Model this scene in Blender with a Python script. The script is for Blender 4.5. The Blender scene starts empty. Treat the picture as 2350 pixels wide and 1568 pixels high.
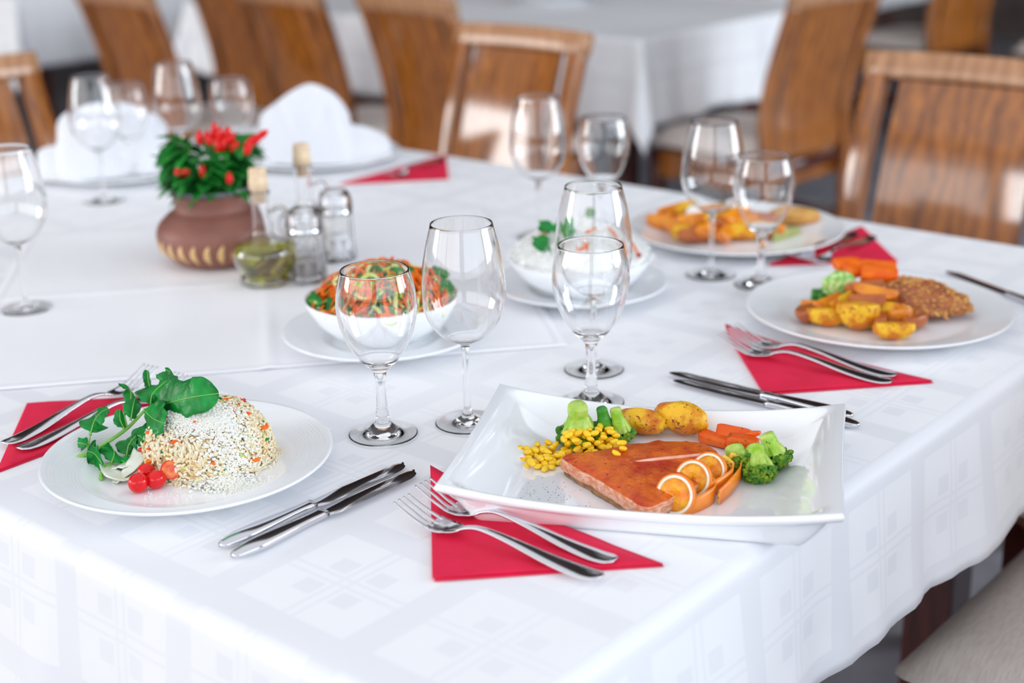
import bpy, bmesh, math, random
from mathutils import Vector, Matrix, noise
R = math.radians
PI = math.pi
random.seed(7)
scene = bpy.context.scene
COL = scene.collection
T = 0.75                       # height of the table top; world origin below the near table corner

# ------------------------------------------------------------------ camera
PITCH, ROLL, YAW, FPX = R(18.974), R(-1.324), R(40.80), 3345.0
CAM = Vector((0.568, -0.605, T + 0.56))
fw0 = Vector((-math.sin(YAW), math.cos(YAW), 0)); rt0 = Vector((math.cos(YAW), math.sin(YAW), 0)); Z = Vector((0, 0, 1))
FW = fw0 * math.cos(PITCH) - Z * math.sin(PITCH)
up1 = Z * math.cos(PITCH) + fw0 * math.sin(PITCH)
RT = rt0 * math.cos(ROLL) + up1 * math.sin(ROLL)
UP = up1 * math.cos(ROLL) - rt0 * math.sin(ROLL)
cam = bpy.data.cameras.new('camera'); camo = bpy.data.objects.new('camera', cam); COL.objects.link(camo)
camo.matrix_world = Matrix((RT, UP, -FW)).transposed().to_4x4()
camo.location = CAM
cam.sensor_width = 36; cam.lens = FPX / 2350 * 36; cam.clip_start = 0.05; cam.clip_end = 100
cam.dof.use_dof = True; cam.dof.focus_distance = 1.36; cam.dof.aperture_fstop = 3.0
scene.camera = camo
scene.view_settings.view_transform = 'Standard'; scene.view_settings.look = 'None'
scene.view_settings.exposure = 0.07; scene.view_settings.gamma = 1.0; scene.view_settings.use_curve_mapping = False
scene.cycles.transmission_bounces = 20; scene.cycles.max_bounces = 24; scene.cycles.transparent_max_bounces = 32
scene.cycles.sample_clamp_indirect = 0; scene.cycles.blur_glossy = 0.15

# ------------------------------------------------------------------ world and daylight
w = bpy.data.worlds.new('sky'); scene.world = w; w.use_nodes = True
bg = w.node_tree.nodes['Background']; wt = w.node_tree; _tc = wt.nodes.new('ShaderNodeTexCoord'); _sx = wt.nodes.new('ShaderNodeSeparateXYZ'); _rp = wt.nodes.new('ShaderNodeValToRGB')
wt.links.new(_tc.outputs['Generated'], _sx.inputs[0]); wt.links.new(_sx.outputs[2], _rp.inputs[0]); wt.links.new(_rp.outputs[0], bg.inputs[0])
_rp.color_ramp.elements[0].position = 0.0; _rp.color_ramp.elements[0].color = (.83, .87, .94, 1)     # overcast: dimmer at the horizon than overhead
_rp.color_ramp.elements[1].position = 0.55; _rp.color_ramp.elements[1].color = (.85, .875, .93, 1)
bg.inputs[1].default_value = 0.98

def window_or_fill_light(name, loc, rz, sx, sz, power, col):
    l = bpy.data.lights.new(name, 'AREA'); l.shape = 'RECTANGLE'; l.size = sx; l.size_y = sz
    l.energy = power; l.color = col
    o = bpy.data.objects.new(name, l); COL.objects.link(o); o.location = loc
    o.rotation_euler = (R(90), 0, rz)
    return o
window_or_fill_light('daylight_or_fill', (3.45, 4.6, 1.75), R(90), 4.2, 1.9, 220, (0.85, 0.93, 1.0))  # added fill lamp, lifts the right-facing cloth of the second table
window_or_fill_light('daylight_or_fill', (-6.2, -3.9, 1.95), 0, 3.8, 1.9, 215, (1.0, 0.99, 0.98))  # added fill lamp for the tables further back
window_or_fill_light('daylight_or_fill', (-0.6, -3.9, 1.95), 0, 6.5, 1.7, 68, (1.0, 0.985, 0.97))
window_or_fill_light('daylight_or_fill', (3.45, -0.6, 1.95), R(90), 5.1, 1.7, 52, (0.70, 0.85, 1.0))

def at(px, py, h=0.0):
    """the point of the place at height h above the table top seen at photo pixel (px, py)"""
    d = FW + RT * ((px - 1175) / FPX) - UP * ((py - 784) / FPX)
    return CAM + d * ((T + h - CAM.z) / d.z)

# ------------------------------------------------------------------ node helpers
class NT:
    def __init__(s, name):
        s.m = bpy.data.materials.new(name); s.m.use_nodes = True; s.t = s.m.node_tree
        s.p = s.t.nodes['Principled BSDF']
    def n(s, kind, **kw):
        x = s.t.nodes.new(kind)
        for k, v in kw.items(): setattr(x, k, v)
        return x
    def l(s, a, b): s.t.links.new(a, b)
    def math(s, op, a, b=None, c=None, clamp=False):
        x = s.n('ShaderNodeMath', operation=op, use_clamp=clamp)
        for i, v in enumerate((a, b, c)):
            if v is None: continue
            if isinstance(v, (int, float)): x.inputs[i].default_value = v
            else: s.l(v, x.inputs[i])
        return x.outputs[0]
    def mix(s, f, a, b):
        x = s.n('ShaderNodeMix', data_type='RGBA')
        for i, v in ((0, f), (6, a), (7, b)):
            if isinstance(v, (int, float)): x.inputs[i].default_value = v
            elif isinstance(v, tuple): x.inputs[i].default_value = (*v, 1)
            else: s.l(v, x.inputs[i])
        return x.outputs[2]
    def coord(s, kind='Object', scale=None):
        tc = s.n('ShaderNodeTexCoord'); o = tc.outputs[kind]
        if scale:
            mp = s.n('ShaderNodeMapping'); mp.inputs['Scale'].default_value = scale; s.l(o, mp.inputs[0]); o = mp.outputs[0]
        return o
    def noise(s, scale, vec, detail=3, rough=.55):
        x = s.n('ShaderNodeTexNoise'); x.inputs['Scale'].default_value = scale
        x.inputs['Detail'].default_value = detail; x.inputs['Roughness'].default_value = rough; s.l(vec, x.inputs['Vector'])
        return x.outputs[0]
    def ramp(s, f, stops):
        x = s.n('ShaderNodeValToRGB'); s.l(f, x.inputs[0]); e = x.color_ramp.elements
        while len(e) < len(stops): e.new(.5)
        for i, (p, c) in enumerate(stops): e[i].position = p; e[i].color = (*c, 1)
        return x.outputs[0]
    def bump(s, h, dist, strength=1.0):
        b = s.n('ShaderNodeBump'); b.inputs['Distance'].default_value = dist; b.inputs['Strength'].default_value = strength
        s.l(h, b.inputs['Height']); s.l(b.outputs[0], s.p.inputs['Normal'])
    def set(s, **kw):
        for k, v in kw.items():
            k = k.replace('_', ' ')
            i = s.p.inputs[k]
            if isinstance(v, tuple): i.default_value = (*v, 1) if len(v) == 3 and i.type == 'RGBA' else v
            elif isinstance(v, (int, float)): i.default_value = v
            else: s.l(v, i)
        return s

def mat(name, c1, c2=None, scale=40, rough=.5, bump=0, bscale=None, coat=0, sss=0, metal=0, spec=.5, lo=.35, hi=.65, speck=None, stretch=None):
    s = NT(name); co = s.coord('Object', stretch)
    s.set(Roughness=rough, Metallic=metal)
    s.p.inputs['Specular IOR Level'].default_value = spec
    s.p.inputs['Coat Weight'].default_value = coat; s.p.inputs['Coat Roughness'].default_value = .08
    col = None
    if c2: col = s.ramp(s.noise(scale, co, 4), [(lo, c1), (hi, c2)])
    if speck:
        sc, th, c3 = speck
        f = s.math('LESS_THAN', s.noise(sc, co, 2), th)
        col = s.mix(f, col if col is not None else c1, c3)
    if col is None: s.set(Base_Color=c1)
    else: s.l(col, s.p.inputs['Base Color'])
    if sss:
        s.p.inputs['Subsurface Weight'].default_value = sss; s.p.inputs['Subsurface Radius'].default_value = (1, .6, .35)
        s.p.inputs['Subsurface Scale'].default_value = .004
    if bump: s.bump(s.noise(bscale or scale * 2, co, 4), bump)
    return s.m

def cloth_mat():
    """white damask: satin squares, bands and thin double lines woven into the cloth"""
    s = NT('damask'); uv = s.n('ShaderNodeTexCoord').outputs['UV']; sp = s.n('ShaderNodeSeparateXYZ'); s.l(uv, sp.inputs[0])
    wob = s.noise(3, uv, 2)
    def ax(o, ph):
        v = s.math('ADD', s.math('DIVIDE', s.math('ADD', o, ph), .155), s.math('MULTIPLY', wob, .04))
        return s.math('ABSOLUTE', s.math('SUBTRACT', s.math('FRACT', v), .5))   # 0 on the thin lines, .5 on the wide bands
    u, v = ax(sp.outputs[0], .2155 + .0775 - .002), ax(sp.outputs[1], -.095 + .0775 - .002)
    def rng(x, a, b, e=.006):
        m1 = s.n('ShaderNodeMapRange'); m1.interpolation_type = 'SMOOTHSTEP'; s.l(x, m1.inputs[0]); m1.inputs[1].default_value = a - e; m1.inputs[2].default_value = a + e
        m2 = s.n('ShaderNodeMapRange'); m2.interpolation_type = 'SMOOTHSTEP'; s.l(x, m2.inputs[0]); m2.inputs[1].default_value = b - e; m2.inputs[2].default_value = b + e
        return s.math('SUBTRACT', m1.outputs[0], m2.outputs[0])
    M = lambda a, b: s.math('MAXIMUM', a, b)
    band = M(rng(u, .40, .6), rng(v, .40, .6))
    thin = M(rng(u, .022, .045), rng(v, .022, .045))
    sq = s.math('MULTIPLY', rng(u, .07, .20), rng(v, .07, .20))
    d = M(M(band, s.math('MULTIPLY', thin, .8)), sq)
    d = s.math('MULTIPLY', d, s.ramp(s.noise(2.5, uv, 2), [(.3, (.45,) * 3), (.6, (1,) * 3)]))
    s.l(s.mix(d, (.90, .905, .93), (.835, .845, .885)), s.p.inputs['Base Color'])
    s.l(s.math('SUBTRACT', .62, s.math('MULTIPLY', d, .14)), s.p.inputs['Roughness'])
    s.p.inputs['Sheen Weight'].default_value = .15
    s.bump(s.math('ADD', s.math('MULTIPLY', d, .4), s.math('MULTIPLY', s.noise(1400, uv, 1), .6)), .00012, .6)
    return s.m

def wood_mat(name, c1, c2, rough=.22, coat=.5):
    s = NT(name); co = s.coord('Object', (6, 6, 1.2))
    n1 = s.noise(9, co, 5, .6)
    w_ = s.n('ShaderNodeTexWave', bands_direction='X'); w_.inputs['Scale'].default_value = 1.7; w_.inputs['Distortion'].default_value = 11
    w_.inputs['Detail'].default_value = 3; s.l(co, w_.inputs[0])
    f = s.math('ADD', s.math('MULTIPLY', n1, .78), s.math('MULTIPLY', w_.outputs[1], .22))
    s.l(s.ramp(f, [(.3, c1), (.7, c2)]), s.p.inputs['Base Color'])
    s.set(Roughness=rough); s.p.inputs['Coat Weight'].default_value = coat; s.p.inputs['Coat Roughness'].default_value = .10; s.p.inputs['Coat IOR'].default_value = 1.75; s.p.inputs['Specular IOR Level'].default_value = .15
    s.bump(f, .0006, .5)
    return s.m

def glass_mat(name, col=(1, 1, 1), rough=0.0, ior=1.5):
    s = NT(name); s.set(Base_Color=col, Roughness=rough, IOR=ior); s.p.inputs['Transmission Weight'].default_value = 1
    return s.m

CLOTH = cloth_mat()
PLAIN = mat('white_linen', (.80, .81, .85), (.76, .775, .825), 8, .7, .0004, 900)
WOOD = wood_mat('orange_brown_wood', (.17, .046, .004), (.45, .145, .016), .4, 1)
WOODLT = wood_mat('worn_light_wood', (.34, .16, .075), (.56, .30, .16), .3, .4)
WOODDK = wood_mat('dark_red_wood', (.05, .012, .010), (.11, .025, .018))
SEAT = mat('beige_seat_fabric', (.64, .55, .50), (.74, .66, .61), 60, .75, .0012, 420, stretch=(1, 5, 1))
PORC = mat('white_porcelain', (.91, .93, .955), rough=.16, coat=.25, spec=.35)
PORC2 = mat('glossy_white_porcelain', (.91, .925, .95), rough=.08, coat=1)
STEEL = mat('polished_steel', (.70, .70, .73), rough=.10, metal=1)
RED = mat('red_paper', (.80, .003, .060), (.70, .002, .045), 30, .75, .0003, 700)
GLASS = glass_mat('clear_glass')
OIL = glass_mat('olive_oil', (.36, .35, .003), 0, 1.40)
CORK = mat('cork', (.86, .68, .48), (.74, .54, .35), 160, .8, .0006, 300)
CLAY = mat('brown_clay', (.20, .075, .055), (.27, .105, .075), 14, .5, .0006, 60)
CREAM = mat('ochre_slip', (.72, .45, .18), (.80, .56, .28), 60, .5)
GREYP = mat('grey_plastic', (.16, .18, .19), rough=.4)
SOIL = mat('soil', (.05, .03, .02), (.12, .07, .04), 120, .95, .002, 200)
FLOOR = mat('dark_grey_tile', (.22, .22, .255), (.33, .33, .37), 5, .35, .0003, 30)
LEAF = mat('green_leaf', (.003, .10, .012), (.016, .26, .028), 60, .45, .0010, 90, spec=.3)
LEAF2 = mat('arugula_green', (.001, .13, .018), (.004, .29, .040), 45, .42, .0012, 120, spec=.35, coat=.05)
STEM = mat('pale_green_stem', (.18, .50, .06), (.30, .62, .12), 60, .4)
PEPPER = mat('red_pepper', (.74, .002, .010), (.70, .010, .004), 30, .3, coat=.15, spec=.3)
TOM = mat('tomato_skin', (.66, .002, .008), (.74, .008, .008), 40, .2, coat=.3, spec=.3)
TOMIN = mat('tomato_flesh', (.85, .25, .03), (.75, .05, .02), 200, .2, .0006, 300, coat=.5)
RICE = mat('rice_grain', (.90, .72, .44), (.92, .84, .64), 60, .35, sss=.2, coat=.1)
RICEB = mat('rice_sauce', (.62, .42, .16), (.75, .60, .34), 80, .5, .001, 300)
CHEESE = mat('grated_cheese', (.94, .91, .80), (.92, .90, .84), 60, .6, sss=.2)
SHEER = mat('pale_shaving', (.74, .78, .62), (.86, .87, .76), 60, .3, sss=.3, coat=.2)
CARROT = mat('carrot', (.92, .19, .002), (.82, .10, .002), 60, .4, .0006, 180, coat=.08, spec=.3)
CARROTD = mat('roasted_carrot', (.78, .085, .003), (.86, .15, .006), 50, .38, .0008, 200, coat=.1, spec=.3, speck=(260, .30, (.08, .03, .01)))
ZUC = mat('pale_zucchini', (.46, .60, .05), (.82, .84, .42), 40, .4, coat=.08)
HERB = mat('dark_herb', (.015, .05, .012), (.02, .02, .01), 100, .6)
CORN = mat('sweetcorn', (.95, .66, .010), (.92, .50, .005), 120, .25, coat=.3)
CRUST = mat('seared_salmon', (.48, .032, .003), (.74, .15, .011), 34, .38, .0016, 200, coat=.12, spec=.35, speck=(260, .34, (.34, .03, .006)), lo=.40, hi=.62)
FLESH = mat('salmon_flesh', (.80, .24, .10), (.90, .56, .40), 170, .45, .0025, 260, coat=.1, stretch=(1, 1, 3), lo=.42, hi=.60)
SKIN = mat('browned_salmon_skin', (.16, .07, .03), (.42, .20, .07), 110, .45, .001, 300)
SEAM = mat('pink_salmon_seam', (.88, .36, .24), (.90, .50, .38), 120, .4, .0006, 300)
SPUD = mat('fried_potato', (.88, .50, .02), (.62, .17, .008), 48, .42, .0022, 150, coat=.1, spec=.3, speck=(230, .36, (.34, .07, .008)), lo=.42, hi=.58)
SPUDO = mat('orange_potato_wedge', (.86, .30, .006), (.55, .10, .004), 34, .32, .001, 130, coat=.3, lo=.4, hi=.68)
SPUDD = mat('browned_potato_wedge', (.50, .13, .015), (.36, .07, .012), 34, .35, .001, 130, coat=.3)
CHICK = mat('nut_crusted_chicken', (.46, .14, .03), (.26, .06, .025), 60, .4, .003, 120, coat=.2)
NUT = mat('chopped_nut', (.74, .40, .11), (.50, .20, .05), 120, .5)
CHICKP = mat('pale_fried_chicken', (.72, .42, .12), (.55, .24, .04), 50, .4, .0015, 120)
CROWN = mat('broccoli_crown', (.05, .20, .006), (.34, .48, .012), 170, .6, .001, 900, lo=.45, hi=.75)
CROWND = mat('dark_broccoli_crown', (.02, .15, .02), (.07, .30, .03), 140, .6, .001, 900)
STALK = mat('broccoli_stalk', (.24, .50, .012), (.60, .72, .20), 60, .4, .0012, 120, coat=.1, spec=.35)
STALKD = mat('darker_broccoli_stalk', (.03, .26, .02), (.14, .46, .05), 42, .4, .0008, 120, coat=.1)
PEEL = mat('orange_peel', (.95, .27, .004), (.90, .20, .003), 60, .35, .0007, 420, coat=.3)
PULP = mat('orange_pulp', (.98, .46, .006), (.90, .22, .002), 90, .3, .0020, 320, coat=.25, stretch=(1, 1, 1), lo=.38, hi=.62)
PITH = mat('white_pith', (.93, .90, .72), (.95, .93, .82), 90, .6)
PEELIN = mat('speckled_inner_peel', (.92, .50, .03), (.94, .62, .09), 60, .4, speck=(520, .42, (.40, .13, .01)))
ORANGEMESH = None

# ------------------------------------------------------------------ object helpers
def tag(o, label=None, cat=None, group=None, kind=None):
    if label: o['label'] = label
    if cat: o['category'] = cat
    if group: o['group'] = group
    if kind: o['kind'] = kind
    return o
def thing(name, label, cat, loc=(0, 0, 0), rz=0, group=None):
    o = bpy.data.objects.new(name, None); COL.objects.link(o); o.empty_display_size = .02
    o.location = loc; o.rotation_euler = (0, 0, rz); return tag(o, label, cat, group)
def kids(o): return [c for c in bpy.data.objects if c.parent == o]
TREE = {}
def copy_tree(o, parent=None):
    c = o.copy(); COL.objects.link(c); c.parent = parent
    for ch in TREE.get(o.name, []): TREE.setdefault(c.name, []).append(copy_tree(ch, c))
    return c

class MB:
    def __init__(s): s.v, s.f, s.m, s.uv = [], [], [], None
    def add(s, vs, fs, M=None, mi=0):
        b = len(s.v); s.v += [(M @ Vector(p)) if M else Vector(p) for p in vs]
        s.f += [tuple(i + b for i in f) for f in fs]; s.m += [mi] * len(fs)
    def box(s, x0, x1, y0, y1, z0, z1, M=None, mi=0):
        vs = [(x, y, z) for z in (z0, z1) for y in (y0, y1) for x in (x0, x1)]
        s.add(vs, [(0, 2, 3, 1), (4, 5, 7, 6), (0, 1, 5, 4), (1, 3, 7, 5), (3, 2, 6, 7), (2, 0, 4, 6)], M, mi)
    def grid(s, P, closed_u=False, closed_v=False, M=None, mi=0, cap=False):
        nu, nv = len(P), len(P[0]); vs = [p for r in P for p in r]; fs = []
        for i in range(nu if closed_u else nu - 1):
            for j in range(nv if closed_v else nv - 1):
                a, b = i, (i + 1) % nu; c, d = j, (j + 1) % nv
                fs.append((a * nv + c, b * nv + c, b * nv + d, a * nv + d))
        if cap:
            fs.append(tuple(range(nv))[::-1]); fs.append(tuple((nu - 1) * nv + k for k in range(nv)))
        s.add(vs, fs, M, mi)
    def sweep(s, path, hw, ht, side=None, n=10, ex=2.0, cap=True, mi=0, M=None):
        """superelliptic section (half width hw, half thickness ht) along a path"""
        path = [Vector(p) for p in path]; k = len(path); P = []
        prev = None
        for i, p in enumerate(path):
            t = (path[min(i + 1, k - 1)] - path[max(i - 1, 0)]).normalized()
            sd = Vector(side[i] if isinstance(side, list) else side) if side is not None else (prev if prev is not None else (t.cross(Z) if abs(t.z) < .95 else t.cross(Vector((1, 0, 0)))))
            sd = (sd - t * sd.dot(t)).normalized(); prev = sd; nn = sd.cross(t).normalized()
            a, b = (hw[i] if isinstance(hw, (list, tuple)) else hw), (ht[i] if isinstance(ht, (list, tuple)) else ht)
            row = []
            for j in range(n):
                th = 2 * PI * j / n; c, q = math.cos(th), math.sin(th)
                row.append(p + sd * a * math.copysign(abs(c) ** (2 / ex), c) + nn * b * math.copysign(abs(q) ** (2 / ex), q))
            P.append(row)
        s.grid(P, closed_v=True, cap=cap, mi=mi, M=M)
    def lathe(s, prof, n=48, M=None, mi=0):
        P = [[(r * math.cos(2 * PI * j / n), r * math.sin(2 * PI * j / n), z) for j in range(n)] for r, z in prof]
        s.grid(P, closed_v=True, M=M, mi=mi)
    def build(s, name, mats, parent=None, smooth=True, sub=0, bevel=0, solid=0, loc=None, weld=False, out=False):
        me = bpy.data.meshes.new(name); me.from_pydata([tuple(p) for p in s.v], [], s.f)
        mats = mats if isinstance(mats, (list, tuple)) else [mats]
        for m in mats: me.materials.append(m)
        me.polygons.foreach_set('material_index', s.m)
        bm = bmesh.new(); bm.from_mesh(me)
        if weld: bmesh.ops.remove_doubles(bm, verts=bm.verts, dist=1e-5)
        bmesh.ops.recalc_face_normals(bm, faces=bm.faces)
        if out and bm.calc_volume(signed=True) < 0: bmesh.ops.reverse_faces(bm, faces=bm.faces)
        bm.to_mesh(me); bm.free()
        if smooth: me.polygons.foreach_set('use_smooth', [True] * len(me.polygons))
        o = bpy.data.objects.new(name, me); COL.objects.link(o)
        if parent: o.parent = parent; TREE.setdefault(parent.name, []).append(o)
        if loc is not None: o.location = loc
        if solid: q = o.modifiers.new('s', 'SOLIDIFY'); q.thickness = solid; q.offset = 0
        if bevel: q = o.modifiers.new('b', 'BEVEL'); q.width = bevel; q.segments = 3; q.limit_method = 'ANGLE'
        if sub: q = o.modifiers.new('u', 'SUBSURF'); q.levels = sub; q.render_levels = sub
        return o

def spline(pts, n):
    """Catmull-Rom through pts (any dimension), n samples"""
    pts = [tuple(p) for p in pts]; k = len(pts) - 1; out = []
    for s_ in range(n):
        x = s_ / (n - 1) * k; i = min(int(x), k - 1); t = x - i
        p0, p1, p2, p3 = pts[max(i - 1, 0)], pts[i], pts[i + 1], pts[min(i + 2, k)]
        out.append(tuple(.5 * (2 * b + (c - a) * t + (2 * a - 5 * b + 4 * c - d) * t * t + (3 * b - a - 3 * c + d) * t ** 3) for a, b, c, d in zip(p0, p1, p2, p3)))
    return out
def closed_spline(pts, n):
    k = len(pts); out = []
    for s_ in range(n):
        x = s_ / n * k; i = int(x) % k; t = x - int(x)
        p0, p1, p2, p3 = pts[i - 1], pts[i], pts[(i + 1) % k], pts[(i + 2) % k]
        out.append(tuple(.5 * (2 * b + (c - a) * t + (2 * a - 5 * b + 4 * c - d) * t * t + (3 * b - a - 3 * c + d) * t ** 3) for a, b, c, d in zip(p0, p1, p2, p3)))
    return out
_ico = {}
def ico(n):
    if n not in _ico:
        bm = bmesh.new(); bmesh.ops.create_icosphere(bm, subdivisions=n, radius=1)
        _ico[n] = ([v.co.copy() for v in bm.verts], [tuple(v.index for v in f.verts) for f in bm.faces]); bm.free()
    return _ico[n]
def nz(p, f, s=0): return noise.noise(Vector((p[0] * f + s, p[1] * f + s * 1.7, p[2] * f - s)))
def blob(sx, sy, sz, amp=.1, freq=1.2, seed=0, n=3, planes=()):
    vs, fs = ico(n); out = []
    for v in vs:
        p = Vector((v.x * sx, v.y * sy, v.z * sz)) * (1 + amp * nz(v, freq, seed) + amp * .4 * nz(v, freq * 3, seed + 5))
        for nn, d in planes:
            e = p.dot(Vector(nn).normalized()) - d * min(sx, sy, sz)
            if e > 0: p -= Vector(nn).normalized() * e * .93
        out.append(p)
    return out, fs
def TR(loc, rz=0, rx=0, ry=0, s=1): return Matrix.Translation(loc) @ Matrix.Rotation(rz, 4, 'Z') @ Matrix.Rotation(ry, 4, 'Y') @ Matrix.Rotation(rx, 4, 'X') @ Matrix.Scale(s, 4)
def rnd(a, b): return random.uniform(a, b)
TH = math.atan2(RT.y, RT.x)       # heading of "to the right in the photo" on the table

# ================================================================== the room
def struct(name, boxes, m, bevel=0):
    b = MB()
    for q in boxes: b.box(*q)
    return tag(b.build(name, m, smooth=False, bevel=bevel), kind='structure')
struct('floor', [(-13, 3.7, -4.1, 12, -.05, 0)], FLOOR)
WALLM = mat('warm_grey_wall', (.50, .47, .44), (.56, .53, .50), 3, .8)
DARKW = mat('dark_unseen_surround', (.07, .05, .045), (.11, .08, .07), 3, .7)  # dark surround, added to be mirrored in the steel
struct('wall_front', [(-8, 3.7, -4.1, -3.95, 0, .8), (-8, 3.7, -4.1, -3.95, 3.2, 3.5), (2.7, 3.7, -4.1, -3.95, .8, 3.2), (-4.3, -3.9, -4.1, -3.95, .8, 3.2), (-13, -8, -4.1, -3.95, 0, 3.5)], WALLM)
struct('wall_right', [(3.5, 3.65, -3.95, 6, 0, .8), (3.5, 3.65, -3.95, 6, 3.2, 3.5), (3.5, 3.65, -3.95, -3.2, .8, 3.2), (3.5, 3.65, 2.0, 2.4, .8, 3.2), (3.5, 3.65, 6, 9, 0, 3.5)], WALLM)
fr = [(x - .04, x + .04, -3.88, -3.8, .8, 3.2) for x in (-3.9, -.9, 2.7)]
fr += [(-3.9, 2.7, -3.88, -3.8, .76, .84), (-3.9, 2.7, -3.88, -3.8, 3.16, 3.24)]
struct('window_1', fr, WOODDK)
struct('added_wall_back', [(-13, 3.7, 9.0, 9.15, 0, 4.4)], DARKW)  # unseen wall, added dark so the cutlery reflects dark
struct('added_wall_left', [(-13, -12.85, -4.1, 9.0, 0, 4.4)], DARKW)  # unseen too, added to darken reflections from the left
struct('added_ceiling', [(-13, 3.7, 3.0, 9.15, 3.5, 3.6), (-13, -4.8, -4.1, 3.0, 3.5, 3.6)], DARKW)  # unseen part ceiling, added and cut to shape for dark reflections in steel
fr = [(3.36, 3.44, y - .04, y + .04, .8, 3.2) for y in (-3.2, 2.0)]
fr += [(3.36, 3.44, -3.2, 2.0, .76, .84), (3.36, 3.44, -3.2, 2.0, 3.16, 3.24)]
struct('window_2', fr, WOODDK)

# ================================================================== tables and their cloths
def steps(a0, a1, b0, b1, n, m):
    """sample positions: m over each overhang, n over the top, dense at the table edges"""
    e = [0, .002, .005, .008, .012, .016, .021, .028]
    L = [a0 - d for d in e[1:]][::-1]; lo = [b0 + (a0 - .028 - b0) * i / m for i in range(m)]
    Rr = [a1 + d for d in e[1:]]; hi = [b1 - (b1 - a1 - .028) * i / m for i in range(m)][::-1]
    return lo + L + [a0 + (a1 - a0) * i / n for i in range(n + 1)] + Rr + hi
def cloth(name, label, x0, x1, y0, y1, drop, z=T, n=90, m=14, seed=0, wave=.012, flare=.08, step=.001, tip=.35):
    xs = steps(x0, x1, x0 - drop, x1 + drop, n, m); ys = steps(y0, y1, y0 - drop, y1 + drop, int(n * (y1 - y0) / (x1 - x0)) + 1, m)
    r = .014; e0 = r * PI / 2; P = []; UV = []
    for a in xs:
        row = []
        for b in ys:
            cx, cy = min(max(a, x0), x1), min(max(b, y0), y1); dx, dy = a - cx, b - cy; e = math.hypot(dx, dy)
            if e < 1e-9:
                zz = .0004 * nz((a, b, 0), 5, seed) + .0003 * nz((a, b, 0), 14, seed + 3)
                row.append((a, b, z + zz))
            else:
                if e < e0: o_, zz = r * math.sin(e / r), -r * (1 - math.cos(e / r))
                else: o_, zz = r, -r - (e - e0)
                k = max(0, e - e0); ux, uy = dx / e, dy / e
                al = a if abs(dx) < abs(dy) else b
                wv = wave * (k / drop) * (nz((al * 1.0, cx + cy, 0), 5.5, seed + 9) + .5 * nz((al, cx - cy, 0), 13, seed + 2)) + .002 * nz((a, b, 0), 22, seed) * min(1, k * 10)
                diag = (2 * abs(ux * uy)) ** 1.5
                o_ += flare * k + wv + tip * k * diag
                zz *= (1 - .12 * diag)
                row.append((cx + ux * o_, cy + uy * o_, z + zz))
            UV.append((a, b))
        P.append(row)
    mb = MB(); mb.grid(P); o = mb.build(name, CLOTH, solid=.0011)
    uv = o.data.uv_layers.new(name='UVMap')
    for l in o.data.loops: uv.data[l.index].uv = UV[l.vertex_index]
    tag(o, label, 'tablecloth'); return o
def table(label, x0, x1, y0, y1, z=T):
    t = thing('dining_table', label, 'table', ((x0 + x1) / 2, (y0 + y1) / 2, 0)); dx, dy = (x1 - x0) / 2, (y1 - y0) / 2
    b = MB(); b.box(-dx + .006, dx - .006, -dy + .006, dy - .006, z - .032, z - .002); b.build('tabletop', WOODDK, t, False, bevel=.003)
    b = MB(); i = .185
    for s in (-1, 1):
        b.box(-dx + i, dx - i, s * (dy - i) - .01, s * (dy - i) + .01, z - .11, z - .033); b.box(s * (dx - i) - .01, s * (dx - i) + .01, -dy + i, dy - i, z - .11, z - .033)
    b.build('apron', WOODDK, t, False)
    for sx in (-1, 1):
        for sy in (-1, 1):
            b = MB(); X, Y = sx * (dx - i), sy * (dy - i); b.box(X - .035, X + .035, Y - .035, Y + .035, 0, z - .033); b.build('leg', WOODDK, t, False, bevel=.004)
    return t
table('long dining table set with food under the white damask cloth', -1.83, 0, 0, 1.37)
cloth('tablecloth', 'white damask cloth draped over the long table with all the meals', -1.83, 0, 0, 1.37, .182, n=110, seed=1, wave=.016, flare=.10)
table('second dining table behind the far chairs, under a white cloth with a hanging corner', -4.1, -1.97, 2.94, 4.0)
cloth('tablecloth', 'white cloth with a pointed hanging corner on the table behind the wooden chairs', -4.1, -1.97, 2.94, 4.0, .27, n=60, m=10, seed=4, wave=.05, flare=.06, tip=.25)
table('third dining table at the upper left, under a white cloth', -7.2, -4.95, 2.72, 5.2)
cloth('tablecloth', 'white cloth on the table at the upper left corner of the photo', -7.2, -4.95, 2.72, 5.2, .30, n=40, m=8, seed=7, wave=.04, flare=.05)
table('fourth dining table at the upper right, only its cloth corner seen', -4.4, -2.6, 5.1, 6.3)
cloth('tablecloth', 'white cloth corner of the farthest table beside the upper right chair', -4.4, -2.6, 5.1, 6.3, .22, n=30, m=6, seed=8, wave=.03, flare=.05)

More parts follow.
